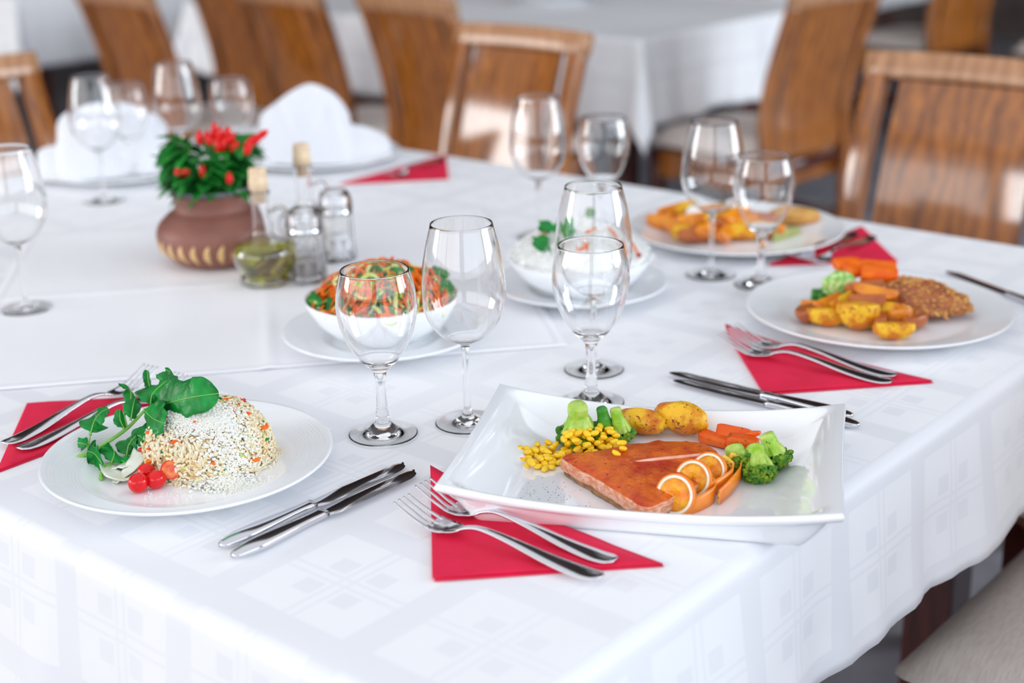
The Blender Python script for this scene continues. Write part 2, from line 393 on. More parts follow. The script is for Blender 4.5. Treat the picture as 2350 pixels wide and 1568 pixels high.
# square overlay cloth laid at an angle, with a centre fold
def overlay():
    C0 = Vector((-.43, .652, T)); d1 = Vector((-.640, -.768, 0)); d2 = Vector((-.768, .640, 0)); S = .70; N = 110
    P = []; UV = []
    for i in range(N + 1):
        row = []
        for j in range(N + 1):
            a, b = S * i / N, S * j / N
            h = .0022 + .0012 * nz((a, b, 0), 4, 3) + .0007 * abs(nz((a * 2.5, b, 0), 9, 8))
            h += .0045 * math.exp(-abs(a - .345) / .006) * (.6 + .4 * nz((b, 0, 0), 5)) + .0022 * math.exp(-((b - .35) / .008) ** 2)
            far = 1 if a > .36 else .25
            h += far * .0045 * max(0, nz((a * 1.2 + b * .5, b * .5 - a * .3, 0), 9, 21)) * min(1, b / .05) * (1 if b < .33 else .3)
            e = min(a, b, S - a, S - b)
            if e < .006: h = h * .4 + .0012
            if .010 < e < .013: h -= .0005
            wob = .004 * nz((a + b, a - b, 0), 5, 30)
            p = C0 + d1 * (a + (wob if b < .02 or b > S - .02 else 0)) + d2 * (b + wob * .5)
            row.append((p.x, p.y, T + h)); UV.append((a, b))
        P.append(row)
    mb = MB(); mb.grid(P)
    s = NT('satin_overlay'); uv = s.n('ShaderNodeTexCoord').outputs['UV']; sp = s.n('ShaderNodeSeparateXYZ'); s.l(uv, sp.inputs[0])
    def edge(o): return s.math('MINIMUM', o, s.math('SUBTRACT', S, o))
    e = s.math('MINIMUM', edge(sp.outputs[0]), edge(sp.outputs[1]))
    st = s.math('LESS_THAN', s.math('ABSOLUTE', s.math('SUBTRACT', e, .0115)), .0028)
    dash = s.math('GREATER_THAN', s.math('FRACT', s.math('MULTIPLY', s.math('ADD', sp.outputs[0], sp.outputs[1]), 160)), .5)
    f = s.math('MULTIPLY', s.math('MULTIPLY', st, dash), .8)
    s.l(s.mix(f, (.925, .925, .955), (.74, .73, .80)), s.p.inputs['Base Color']); s.set(Roughness=.5)
    s.p.inputs['Sheen Weight'].default_value = .2
    s.bump(s.math('SUBTRACT', s.noise(300, uv, 2), f), .0006, .6)
    o = mb.build('overlay_cloth', s.m, solid=.0009)
    u = o.data.uv_layers.new(name='UVMap')
    for l in o.data.loops: u.data[l.index].uv = UV[l.vertex_index]
    tag(o, 'square white overlay cloth with a stitched hem lying askew under the clay pot', 'overlay cloth')
overlay()

# ================================================================== chairs
def back_y(z): # rear leg and back curve
    return spline([(-.245, 0), (-.205, .45), (-.20, .56), (-.235, .72), (-.30, .91)], 60)
BK = back_y(0)
def bky(z):
    for (y0, z0), (y1, z1) in zip(BK, BK[1:]):
        if z0 <= z <= z1: return y0 + (y1 - y0) * (z - z0) / (z1 - z0)
    return BK[-1][0] if z > .9 else BK[0][0]
def make_chair(label, group=None):
    t = thing('dining_chair', label, 'chair', group=group)
    b = MB()
    N, P = 14, []
    vs = []
    for i in range(N + 1):
        row = []
        for j in range(N + 1):
            u, v = -1 + 2 * i / N, -1 + 2 * j / N
            x, y = u * .225 * (1 - .06 * (v < 0) * abs(v)), .02 + v * .215
            k = (1 - abs(u) ** 6) * (1 - abs(v) ** 6)
            x *= 1 - .04 * (v * v) * (abs(u) > .8); row.append((x, y, .435 + .05 * k ** .35))
        P.append(row)
    b.grid(P); b.box(-.221, .221, -.19, .232, .415, .436); b.build('seat', SEAT, t, sub=1)
    b = MB()
    b.box(-.20, .20, .19, .215, .335, .415); b.box(-.20, .20, -.19, -.168, .335, .415)
    b.box(-.21, -.188, -.17, .20, .335, .415); b.box(.188, .21, -.17, .20, .335, .415)
    b.build('seat_frame', WOOD, t, False, bevel=.003)
    for s in (-1, 1):
        b = MB(); b.sweep([(s * .19, .20, 0), (s * .19, .20, .414)], [.019, .022], [.019, .022], side=(1, 0, 0), n=12, ex=6); b.build('leg', WOODDK, t, True)
        b = MB(); pts = [(s * .19, y, z) for y, z in BK if z <= .872]; b.sweep(pts, .021, .017, side=(1, 0, 0), n=16, ex=7); b.build('rear_leg', WOOD, t)
    b = MB(); P = []
    for x in [-.215 + .43 * i / 16 for i in range(17)]:
        P.append((x, bky(.885) - .012 * (1 - (x / .215) ** 2), .888 + .004 * (1 - (x / .215) ** 2)))
    b.sweep(P, .026, .017, side=(0, .32, -1), n=16, ex=6); b.build('top_rail', WOODLT, t)
    b = MB(); b.sweep([(x, bky(.40), .395) for x in (-.17, 0, .17)], .018, .010, side=(0, 0, 1), n=12, ex=6); b.build('lower_rail', WOODDK, t)
    b = MB(); P = []
    for k, th in ((0, .007), (1, -.007)):
        pass
    zs = [.43 + (.866 - .43) * i / 14 for i in range(15)]; xs = [-.142 + .284 * i / 14 for i in range(15)]
    for q in (1, -1):
        P = [[(x * (1 - .06 * (z - .53)), bky(z) + q * .007 - .010 * (1 - (x / .142) ** 2), z) for z in zs] for x in xs]; b.grid(P)
    n_ = 15
    def idx(q, i, j): return q * n_ * n_ + i * n_ + j
    for i in range(n_ - 1):
        for (a, c) in (((i, 0), (i + 1, 0)), ((i, n_ - 1), (i + 1, n_ - 1)), ((0, i), (0, i + 1)), ((n_ - 1, i), (n_ - 1, i + 1))):
            b.f.append((idx(0, *a), idx(0, *c), idx(1, *c), idx(1, *a))); b.m.append(0)
    o = b.build('backrest', WOOD, t); q = o.modifiers.new('e', 'EDGE_SPLIT'); q.split_angle = R(50)
    b = MB()
    b.box(-.17, .17, -.006, .016, .19, .225)
    for s in (-1, 1): b.box(s * .19 - .011, s * .19 + .011, -.19, .18, .19, .225)
    b.build('stretcher', WOODDK, t, False)
    return t
CH = make_chair('wooden chair facing the camera at the far table side, left of the hanging cloth corner', 'wooden chairs around the tables')
def chair(x, y, rz, label):
    c = copy_tree(CH); c.scale = (1, 1, 1); c.location = (x, y, 0); c.rotation_euler = (0, 0, rz); tag(c, label); return c
# two chairs at the far side of the long table, facing the camera
CH.location = (-1.565, 1.90 - .27, 0); CH.scale = (.87, 1, 1); CH.rotation_euler = (0, 0, R(180))
chair(-.53, 1.98 - .29, R(180), 'wooden chair with a bright reflecting back panel at the right end of the far side')
chair(-1.90, .87, R(-90), 'wooden chair at the left edge of the photo, behind the left napkin')
chair(.20, .93, R(90), 'chair with a beige fabric seat in the lower right corner')
# second table: backs towards us, tops cut off by the photo's upper edge
chair(-2.31, 2.64, R(-8), 'wooden chair seen from behind, directly left of the front-facing far chair')
chair(-2.83, 2.62, R(-6), 'wooden chair seen from behind above the right folded napkin')
chair(-3.55, 2.98, R(-4), 'shaded wooden chair above the two glasses behind the plant')
chair(-3.30, 2.36, R(-4), 'wide wooden chair back above the left folded napkin')
chair(-1.73, 3.18, R(84), 'wooden chair seen from the side right of the hanging cloth corner')
chair(-2.28, 5.45, R(80), 'distant wooden chair with a pale seat at the upper right')
chair(.12, 1.40, R(90), 'dark wooden chair corner under the cloth hem at the right edge of the photo')
chair(-1.62, 5.6, R(-175), 'distant wooden chair at the upper right corner of the photo')

# ================================================================== glassware
def smooth(pr, n): return spline(pr, n)
def wine_glass(kind, label, p, rz=0):
    t = thing('wine_glass' if kind == 'tall' else 'water_goblet', label, 'wine glass' if kind == 'tall' else 'water glass', p, rz, 'stemmed glasses on the long table')
    if kind == 'tall':
        outer = [(.0048, .083), (.0075, .0868), (.016, .0905), (.027, .0985), (.0365, .112), (.0410, .127), (.0420, .143), (.0402, .163), (.0362, .186), (.0306, .2085)]
        stem = [(.0048, .083), (.0038, .076), (.0034, .06), (.0034, .04), (.0037, .02), (.0052, .0105), (.0085, .0070)]
        foot = [(.0085, .0070), (.0140, .0042), (.0220, .0024), (.0322, .0017), (.0330, .0014), (.0333, .0010), (.0330, .0005), (.0322, .0002), (.0315, .0002), (.0300, .0003), (.02, .0006), (.01, .0008), (0.0, .0009)]; wl, ib = .0010, .0895
    else:
        outer = [(.0072, .0675), (.0105, .0715), (.0180, .0785), (.0265, .0900), (.0335, .1050), (.0382, .1220), (.0396, .1370), (.0378, .1540), (.0334, .1710)]
        stem = [(.0072, .0675), (.0062, .0640), (.0050, .0560), (.0046, .0440), (.0056, .0290), (.0066, .0240), (.0074, .0150), (.0120, .0100)]
        foot = [(.0120, .0100), (.0170, .0058), (.0250, .0030), (.0335, .0020), (.0342, .0018), (.0346, .0012), (.0343, .0006), (.0335, .0002), (.0327, .0002), (.0310, .0003), (.02, .0009), (.01, .0014), (0.0, .0016)]; wl, ib = .0013, .0765
    o = smooth(outer, 40); i_ = [(max(0, r - wl), z) for r, z in o if z > ib + .004]
    rt_, zt = o[-1]
    rim = [(rt_ - wl * .1, zt + wl * .35), (rt_ - wl * .5, zt + wl * .55), (rt_ - wl * .9, zt + wl * .35)]
    inner = i_[::-1]; r0 = inner[-1][0]
    inner += [(r0 * .75, ib + .0016), (r0 * .4, ib + .0004), (0.0, ib)]
    b = MB(); b.lathe(o + rim + inner, 64); b.build('bowl', GLASS, t, out=True)
    b = MB(); b.lathe(smooth(stem, 20), 32); b.build('stem', GLASS, t, out=True)
    b = MB(); b.lathe(smooth(foot[:4], 10) + foot[4:], 64); b.build('foot', GLASS, t, out=True)
    return t
GL = {}
def glass(kind, px, py, label, rz=0):
    p = at(px, py); p.z = T + .0015
    if inov(p): p.z = T + .0042
    if kind not in GL: GL[kind] = wine_glass(kind, label, p, rz); return GL[kind]
    c = copy_tree(GL[kind]); c.location = p; tag(c, label); return c
def inov(p):
    C0 = Vector((-.43, .652)); q = Vector((p.x, p.y)) - C0; a = q.dot(Vector((-.640, -.768))); b = q.dot(Vector((-.768, .640)))
    return -.03 < a < .73 and -.03 < b < .73
glass('small', 880, 1000, 'short stemmed water glass in front of the carrot and zucchini salad')
glass('tall', 1074, 974, 'tall wine glass between the colourful salad and the rectangular plate')
glass('small', 1357, 928, 'short stemmed glass right behind the broccoli on the rectangular plate')
glass('tall', 1363, 852, 'tall wine glass directly behind the short glass, in front of the white salad')
glass('tall', 1631, 634, 'tall wine glass in front of the farthest plate of potato wedges')
glass('small', 1745, 657, 'short stemmed glass between the farthest plate and the nut-crusted chicken plate')
glass('tall', 62, 716, 'tall wine glass at the left edge of the photo')
glass('tall', 1238, 546, 'tall wine glass behind the white grated salad, below the left far chair')
glass('small', 1385, 532, 'short stemmed glass below the hanging cloth corner of the table behind')
glass('tall', 424, 418, 'tall wine glass directly behind the red pepper plant')
glass('small', 545, 402, 'short stemmed glass between the pepper plant and the right folded napkin')
glass('tall', 240, 463, 'tall wine glass in front of the left folded napkin')
glass('small', 309, 415, 'short stemmed glass half hidden beside the left folded napkin')

# ================================================================== plates and bowls
def plate1(name, label, c, r, h=.02, ridges=False, z0=.0012, well=.66):
    top = [(0, .0045)]; w = r * well
    top += [(w * .5, .0045), (w * .90, .0047), (w, .0060), (w + .006, .0085)]
    k = 60 if ridges else 14
    for i in range(1, k + 1):
        u = i / k; rr = w + .006 + (r - .003 - w - .006) * u; z = .0085 + (h - .0085) * (u ** 1.15)
        if ridges and .12 < u < .92: z += .0004 * math.cos(u * k * PI / 2.5)
        top.append((rr, z))
    top += [(r - .0008, h + .0004), (r, h - .001), (r - .002, h - .003), (w + .006, .0042), (w * .86, .0012), (w * .84, 0), (w * .78, 0), (w * .76, .0014), (0, .0016)]
    b = MB(); b.lathe(top, 128); o = b.build(name, PORC, loc=(c[0], c[1], T + z0), weld=True)
    return tag(o, label, 'plate')
RP = Vector((-.4945, .1545)); RPZ = T + .0012 + .0045
plate1('dinner_plate', 'round white plate with ridged rim carrying the rice dome', RP, .136, .0205, True)
MP = Vector((-.1915, .953)); plate1('dinner_plate', 'plain white plate with the nut-crusted chicken and broccoli', MP, .158, .019, well=.70)
FP = Vector((-.532, 1.178)); plate1('dinner_plate', 'farthest white plate with golden potato wedges behind the glasses', FP, .156, .019, well=.70)
SS = Vector((-.612, .530)); plate1('saucer', 'white under-plate beneath the carrot and zucchini salad bowl', SS, .118, .017, z0=.0048, well=.55)
WS = Vector((-.545, .823)); plate1('saucer', 'white under-plate beneath the white grated salad', WS, .112, .017, z0=.0030, well=.55)
N1 = Vector((-1.665, .912)); plate1('dinner_plate', 'white plate under the left folded napkin', N1, .145, .019, z0=.0015)
N2 = Vector((-1.455, 1.200)); plate1('dinner_plate', 'white plate under the right folded napkin', N2, .150, .019, z0=.0015)

def bowl1(label, c, r, h, z0):
    pr = [(0, .006), (r * .42, .007), (r * .62, .014), (r * .82, h * .5), (r * .93, h * .8), (r - .0022, h - .001), (r - .001, h), (r, h - .001), (r * .955, h * .78), (r * .85, h * .48), (r * .66, h * .16), (r * .5, .002), (r * .48, 0), (r * .42, 0), (r * .40, .002), (0, .0025)]
    b = MB(); b.lathe(spline(pr[:6], 24) + pr[6:], 96); o = b.build('salad_bowl', PORC, loc=(c[0], c[1], T + z0), weld=True)
    return tag(o, label, 'bowl')
bowl1('white bowl heaped with carrot and zucchini shreds, behind the nearest short glass', SS, .090, .052, .0048 + .0046)
bowl1('white bowl of grated cheese salad with carrot strips and green leaves', WS, .092, .047, .0030 + .0046)

def rect_plate():
    ang = math.atan2(.158, .298); L, W = .340, .246; NU, NV = 96, 64; c = Vector((-.1365, .4030, T + .0012))
    def P(u, v, lower):
        s_, q = abs(u), abs(v)
        sm = lambda e0, e1, x: (lambda t: t * t * (3 - 2 * t))(min(1, max(0, (x - e0) / (e1 - e0))))
        H = .0245 + .0145 * s_ ** 2.2
        a = sm(.64, .97, s_); b = sm(.83, .985, q)
        if lower: a = sm(.77, 1.0, s_) * .97; b = sm(.895, 1.0, q) * .97
        z = .006 + (H - .006) * (1 - (1 - a) * (1 - b))
        if lower: z = max(0, (H - .006) * (1 - (1 - a) * (1 - b)) - .0015) if (s_ > .77 or q > .895) else (0 if (s_ > .66 or q > .84) else .0012)
        x = u * L / 2 * (1 - .012 * (1 - v * v)); y = v * W / 2 * (1 - .028 * (1 - u * u))
        return (x, y, z)
    def pv(t, k=1.0): return math.copysign(1 - (1 - abs(t)) ** 1.5, t)
    us = [pv(-1 + 2 * i / NU) for i in range(NU + 1)]; vs = [pv(-1 + 2 * j / NV) for j in range(NV + 1)]
    mb = MB(); mb.grid([[P(u, v, 0) for v in vs] for u in us]); mb.grid([[P(u, v, 1) for v in vs] for u in us])
    n1 = NV + 1; off = (NU + 1) * n1
    ring = [(i, 0) for i in range(NU)] + [(NU, j) for j in range(NV)] + [(i, NV) for i in range(NU, 0, -1)] + [(0, j) for j in range(NV, 0, -1)]
    # rounded lip between the two faces
    base = len(mb.v); cen = Vector((0, 0, 0))
    for i, j in ring:
        p, q = mb.v[i * n1 + j], mb.v[off + i * n1 + j]; m = (p + q) / 2; d = Vector((m.x / L * 2, m.y / W * 2, 0))
        d = Vector((math.copysign(1, d.x) if i in (0, NU) else 0, math.copysign(1, d.y) if j in (0, NV) else 0, 0)); mb.v.append(m + d * .0022)
    K = len(ring)
    for k in range(K):
        (i, j), (i2, j2) = ring[k], ring[(k + 1) % K]; a, b = base + k, base + (k + 1) % K
        mb.f += [(i * n1 + j, i2 * n1 + j2, b, a), (a, b, off + i2 * n1 + j2, off + i * n1 + j)]; mb.m += [0, 0]
    o = mb.build('rectangular_plate', PORC2, loc=c); o.rotation_euler = (0, 0, ang)
    tag(o, 'glossy white rectangular plate with upturned ends holding the salmon', 'plate')
    return c, ang
RC, RANG = rect_plate()
FZ = .0072                                         # floor of the rectangular plate above the table top

# ================================================================== cutlery
def fork_proto(label):
    t = thing('fork', label, 'fork', group='forks')
    L = .205
    b = MB()
    zs = spline([(.0, .0035), (.02, .0022), (.05, .0045), (.09, .0105), (.118, .0130), (.133, .0105), (.142, .0070)], 30)
    hw = spline([(.0085,), (.0100,), (.0085,), (.0052,), (.0034,), (.0036,), (.0060,)], 30)
    ws = [h[0] for h in hw]; ws[0] = .0045; ws[1] = .0070; ws[2] = max(ws[2], .0082)
    ht = [.0010 + .0007 * min(1, i / 15) for i in range(30)]
    b.sweep([(x, 0, z) for x, z in zs], ws, ht, side=(0, 1, 0), n=14, ex=2.8); b.build('handle', STEEL, t)
    # head: shallow dished plate that splits into four tines
    b = MB(); X = spline([(.139, .0078), (.146, .0048), (.156, .0026), (.166, .0030), (.172, .0042)], 14); Wd = spline([(.0050,), (.0090,), (.0118,), (.0126,), (.0126,)], 14)
    for q in (.0007, -.0007):
        b.grid([[(x, (-1 + 2 * j / 12) * w_[0], z + q + .0022 * (abs(-1 + 2 * j / 12)) ** 2 * min(1, (x - .139) / .012)) for j in range(13)] for (x, z), w_ in zip(X, Wd)])
    n = 13; off = 14 * n
    rg = [(0, j) for j in range(12)] + [(i, 12) for i in range(13)] + [(13, j) for j in range(12, 0, -1)] + [(i, 0) for i in range(13, 0, -1)]
    for k in range(len(rg)):
        (i, j), (i2, j2) = rg[k], rg[(k + 1) % len(rg)]; b.f.append((i * n + j, i2 * n + j2, off + i2 * n + j2, off + i * n + j)); b.m.append(0)
    b.build('head', STEEL, t)
    for k in range(4):
        y = (-1.5 + k) * .0069
        b = MB(); edge = .0022 * (y / .0126) ** 2
        pts = spline([(.168, y, .0034 + edge), (.178, y * .99, .0068 + edge * .7), (.190, y * .97, .0125), (.205, y * .95, .0195)], 14)
        b.sweep(pts, [.0019 - .0010 * (i / 13) ** 1.5 for i in range(14)], [.0010 - .0004 * i / 13 for i in range(14)], side=(0, 1, 0), n=8, ex=2.6); b.build('tine', STEEL, t)
    return t
def knife_proto(label):
    t = thing('table_knife', label, 'knife', group='table knives')
    b = MB(); n = 24
    hw = [h[0] for h in spline([(.0055,), (.0088,), (.0086,), (.0072,), (.0058,), (.0060,)], n)]; hw[0] = .003
    E4 = 4.5
    b.sweep([(.104 * i / (n - 1), 0, .0042) for i in range(n)], hw, [.0018 + .0022 * math.sin(PI * min(1, i / 8) / 2) - .001 * i / n for i in range(n)], side=(0, 1, 0), n=20, ex=E4)
    b.build('handle', STEEL, t)
    b = MB(); n = 30; P = []
    for i in range(n):
        u = (i / (n - 1)) ** .8; x = .100 + .118 * u
        top = .0062 + .0012 * math.sin(PI * u); lo = -.0055 - .0045 * min(1, u / .10); kk = 1 if u < .84 else math.sqrt(max(.01, 1 - ((u - .84) / .16) ** 2)); yc = .0015 + .002 * max(0, u - .84)
        top = yc + (top - yc) * kk ** .7; lo = yc + (lo - yc) * kk
        P.append([(x, top, .0041), (x, top * .6, .0048), (x, lo * .6, .0046), (x, lo, .0040), (x, lo * .6, .0034), (x, top * .6, .0034)])
    b.grid(P, closed_v=True, cap=True); o = b.build('blade', STEEL, t); q = o.modifiers.new('e', 'EDGE_SPLIT'); q.split_angle = R(24)
    return t
CUT = {}
def lay(kind, A, B, label, dz=.0012, roll=0, pitch=0):
    """cutlery with its handle end at A, pointing towards B (world points on the table)"""
    if kind not in CUT: o = CUT[kind] = (fork_proto if kind == 'fork' else knife_proto)(label)
    else: o = copy_tree(CUT[kind]); tag(o, label)
    o.location = (A.x, A.y, T + dz); o.rotation_euler = (roll, pitch, math.atan2(B.y - A.y, B.x - A.x)); return o
lay('fork', at(1381, 1336, .003), at(948, 1158, .021), 'fork nearer the camera on the red napkin below the rectangular plate', .0042)
lay('fork', at(1412, 1298, .003), at(988, 1118, .021), 'fork nearer the rectangular plate on the front red napkin', .0042)
lay('fork', at(2046, 886, .003), at(1668, 772, .021), 'front fork on the red napkin before the nut-crusted chicken plate', .0046)
lay('fork', at(2056, 871, .003), at(1702, 757, .021), 'rear fork on the red napkin before the nut-crusted chicken plate', .0046)
lay('fork', at(10, 1028, .003), at(322, 855, .021), 'outer fork on the red napkin left of the rice plate', .0042)
lay('fork', at(44, 1040, .003), at(360, 884, .021), 'inner fork partly under the arugula on the left red napkin', .0042)
lay('fork', at(1962, 541, .003), at(1808, 590, .02), 'left fork on the far right red napkin behind the chicken plate', .0042)
lay('fork', at(2003, 549, .003), at(1838, 602, .02), 'right fork on the far right red napkin behind the chicken plate', .0042)
lay('fork', at(1018, 369, .003), at(855, 412, .02), 'fork on the red napkin right of the far folded napkin', .0042)
lay('table_knife', at(507, 1266), at(922, 1078), 'knife nearer the rice plate of the pair in the foreground')
lay('table_knife', at(535, 1290), at(953, 1092), 'knife nearer the camera of the pair in the foreground')
lay('table_knife', at(1970, 988), at(1545, 883), 'front knife half hidden behind the rectangular plate')
lay('table_knife', at(1955, 966), at(1590, 878), 'rear knife half hidden behind the rectangular plate')
lay('table_knife', at(2450, 735), at(2292, 676), 'dark knife tip at the right edge beside the chicken plate')

# ================================================================== red paper napkins
def napkin(A, B, C, label, seed=0, curl=0):
    mb = MB(); N = 16
    A, B, C = [Vector((p.x, p.y, 0)) for p in (A, B, C)]
    n = 0
    for k in range(4):
        o_ = Vector((.0010 * (k - 1.5), -.0012 * (k - 1.5), 0)) + (Vector((.0055, -.0035, 0)) if k < 2 else Vector())
        z0 = .0012 + .0007 * k; P = []
        a, b, c = A + o_, B + o_ * .4, C + o_ * .5
        for i in range(N + 1):
            u = i / N; row = []
            for j in range(N + 1):
                v = j / N                      # v runs from the corner's leg towards the hypotenuse
                p = a + (b - a) * u * (1 - v * 0) ; p = a * (1 - u) + (b * (1 - v) + c * v) * u if True else p
                h = .0009 * max(0, nz(p, 14, seed + k)) * (k + 1) * .6
                if curl: h += curl * max(0, (u * v - .72)) ** 1.0 * (k + 1) / 3
                row.append(Vector((p.x, p.y, T + z0 + h)))
            P.append(row)
        mb.grid(P)
    o = mb.build('paper_napkin', RED, solid=.0006, smooth=True, weld=True)
    tag(o, label, 'napkin', 'red paper napkins folded into triangles'); return o
def shade_v(a): return Vector(a)
V2 = lambda x, y: Vector((x, y, 0))
napkin(V2(-.166, .141), V2(-.034, .273), V2(-.302, .283), 'red triangular paper napkin in the foreground under two forks', 1, .03)
napkin(V2(-.172, .656), V2(-.045, .792), V2(-.314, .805), 'red paper napkin in front of the nut-crusted chicken plate', 2, .02)
napkin(V2(-.292, 1.203), V2(-.418, 1.080), V2(-.414, 1.337), 'red paper napkin at the far right between two plates of potatoes', 3)
napkin(V2(-1.153, 1.226), V2(-1.277, 1.087), V2(-1.293, 1.372), 'red paper napkin at the far edge beside the right folded napkin', 4)
napkin(V2(-.776, .158), V2(-.640, .040), V2(-.648, .292), 'red paper napkin at the left, partly under the rice plate', 5)

# ================================================================== the salmon plate
def pol(pts, h): return [Vector(at(x, y, h)) for x, y in pts]
def slab(name, outline, z0, z1, mtop, mside, parent, n=64, dome=.002, rag=.0006, seed=0, under=0, mi=(0, 1), loc=None, thick_fn=None):
    """a flat piece of food: closed outline (world x, y), its side wall and a softly domed top with two materials"""
    o = [Vector((p[0], p[1], 0)) for p in closed_spline([(p.x, p.y) for p in outline], n)]
    c = sum(o, Vector()) / n; rings = []
    prof = [(.975 - under, z0), (.995 - under * .5, z0 + (z1 - z0) * .15), (1.0, z0 + (z1 - z0) * .5), (1.0, z0 + (z1 - z0) * .82), (.985, z1 - .0006), (.955, z1 + dome * .1), (.85, z1 + dome * .45), (.65, z1 + dome * .8), (.40, z1 + dome), (.18, z1 + dome * 1.05)]
    for k, (f, z) in enumerate(prof):
        row = []
        for p in o:
            q = c + (p - c) * f; j = rag * nz((q.x, q.y, z), 160, seed) + rag * 1.5 * nz((q.x, q.y, z), 45, seed + 4)
            dr = (p - c).normalized() if (p - c).length > 1e-6 else Vector()
            zz = z if not thick_fn or k < 2 else z0 + (z - z0) * thick_fn(q)
            row.append(Vector((q.x, q.y, zz)) + dr * j + Vector((0, 0, (j * .8 if k > 4 else 0))))
        rings.append(row)
    mb = MB(); mb.grid(rings[:5], closed_v=True, mi=1); mb2 = MB()
    mb.grid(rings[4:], closed_v=True, mi=0)
    b = len(mb.v); mb.v.append(sum(rings[-1], Vector()) / n); top0 = b - n
    for k in range(n): mb.f.append((top0 + k, top0 + (k + 1) % n, b)); mb.m.append(0)
    mb.f.append(tuple(range(n))[::-1]); mb.m.append(1)
    return mb.build(name, [mtop, mside], parent, weld=True)
F0 = T + FZ
sal = thing('salmon_fillet', 'seared orange salmon fillet on the rectangular plate', 'fish')
SO = pol([(1290, 1046), (1340, 1036), (1400, 1026), (1470, 1015), (1545, 1009), (1610, 1015), (1648, 1034), (1650, 1062), (1622, 1095), (1575, 1125), (1520, 1152), (1492, 1163), (1466, 1158), (1440, 1142), (1400, 1118), (1350, 1088), (1305, 1062)], FZ + .017)
slab('seared_crust', SO, F0 + .0042, F0 + .0165, CRUST, FLESH, sal, n=110, dome=.0045, rag=.0014, seed=3)
SB = [SO_ * 1.0 for SO_ in SO]; cS = sum(SB, Vector()) / len(SB)
slab('skin', [cS + (p - cS) * .985 for p in SB], F0 + .0003, F0 + .0046, SKIN, SKIN, sal, n=110, dome=0, rag=.0012, seed=8)
b = MB(); pt = [at(x, y, FZ + .0188 + h) for x, y, h in ((1395, 1074, -.0012), (1440, 1064, .0012), (1500, 1055, .0022), (1560, 1049, .0022), (1605, 1044, .0014), (1640, 1040, -.0008))]
pt = [Vector(p) + Vector((0, 0, 0)) for p in spline(pt, 40)]
b.sweep(pt, [.0004 + .0021 * math.sin(PI * i / 39) * (1 + .4 * nz((i, 0, 0), .4)) for i in range(40)], [.0004 + .0011 * math.sin(PI * i / 39) for i in range(40)], side=(.15, -1, 0), n=10); b.build('seam', SEAM, sal)

def potato(label, px, py, h, s, rz, seed, m=SPUD, planes=(), flat=.62, cat='potato', name='fried_potato', z0=F0, group=None, lift=0, n=4, rx=0, ry=0):
    p = at(px, py, h); vs, fs = blob(s[0], s[1], s[2], .10, 1.6, seed, n, planes)
    b = MB(); M = TR((p.x, p.y, p.z), rz, rx, ry); b.add(vs, fs, M)
    lo = min(v.z for v in b.v); dz = z0 + lift - lo
    for v in b.v: v.z += dz
    c = Vector((p.x, p.y, z0)); b.v = [v - c for v in b.v]
    o = b.build(name, m, loc=c); return tag(o, label, cat, group)
potato('golden fried potato piece directly behind the middle broccoli on the rectangular plate', 1474, 988, .011, (.026, .014, .013), TH - .55, 11)
potato('larger golden fried potato piece behind the salmon, nearer the carrots', 1563, 982, .013, (.029, .016, .016), TH - .60, 27)

def chunk(label, px, py, h, sx, sy, sz, rz, seed, rx=0, ry=0, m=CARROTD, group='roasted carrot pieces on the rectangular plate', z0=F0, taper=.7, name='carrot_piece', cat='carrot', lift=0):
    b = MB(); n = 12; P = []
    for i in range(n + 1):
        u = -1 + 2 * i / n; k = (1 - abs(u) ** 10 * .12) * (1 - (1 - taper) * (u + 1) / 2)
        P.append([(u * sx, k * sy * math.copysign(abs(math.cos(a)) ** .45, math.cos(a)), k * sz * math.copysign(abs(math.sin(a)) ** .6, math.sin(a))) for a in [2 * PI * j / 20 for j in range(20)]])
    P.insert(0, [(x * .985, y * .86, z * .86) for x, y, z in P[0]]); P.append([(x * .985 + .0003, y * .86, z * .86) for x, y, z in P[-1]])
    b.grid(P, closed_v=True, cap=True)
    p = at(px, py, h); M = TR((0, 0, 0), rz, rx, ry); b.v = [M @ (Vector(v) * (1 + .06 * nz(Vector(v) / sx, 1.4, seed))) for v in b.v]
    lo = min(v.z for v in b.v); o = b.build(name, m, loc=(p.x, p.y, z0 + lift - lo)); return tag(o, label, cat, group)
chunk('roasted carrot piece touching the right end of the salmon', 1642, 1020, .008, .016, .0085, .006, TH - .75, 1)
chunk('square roasted carrot slab leaning behind the other carrot pieces', 1683, 1004, .014, .0165, .012, .0045, TH - .3, 2, rx=.6)
chunk('pointed roasted carrot piece standing behind the right broccoli', 1722, 1000, .018, .014, .0065, .006, TH - .9, 3, ry=-.5, taper=.3)
chunk('roasted carrot piece in front of the slab, half behind broccoli', 1705, 1030, .010, .014, .010, .006, TH - .4, 4, lift=.004)

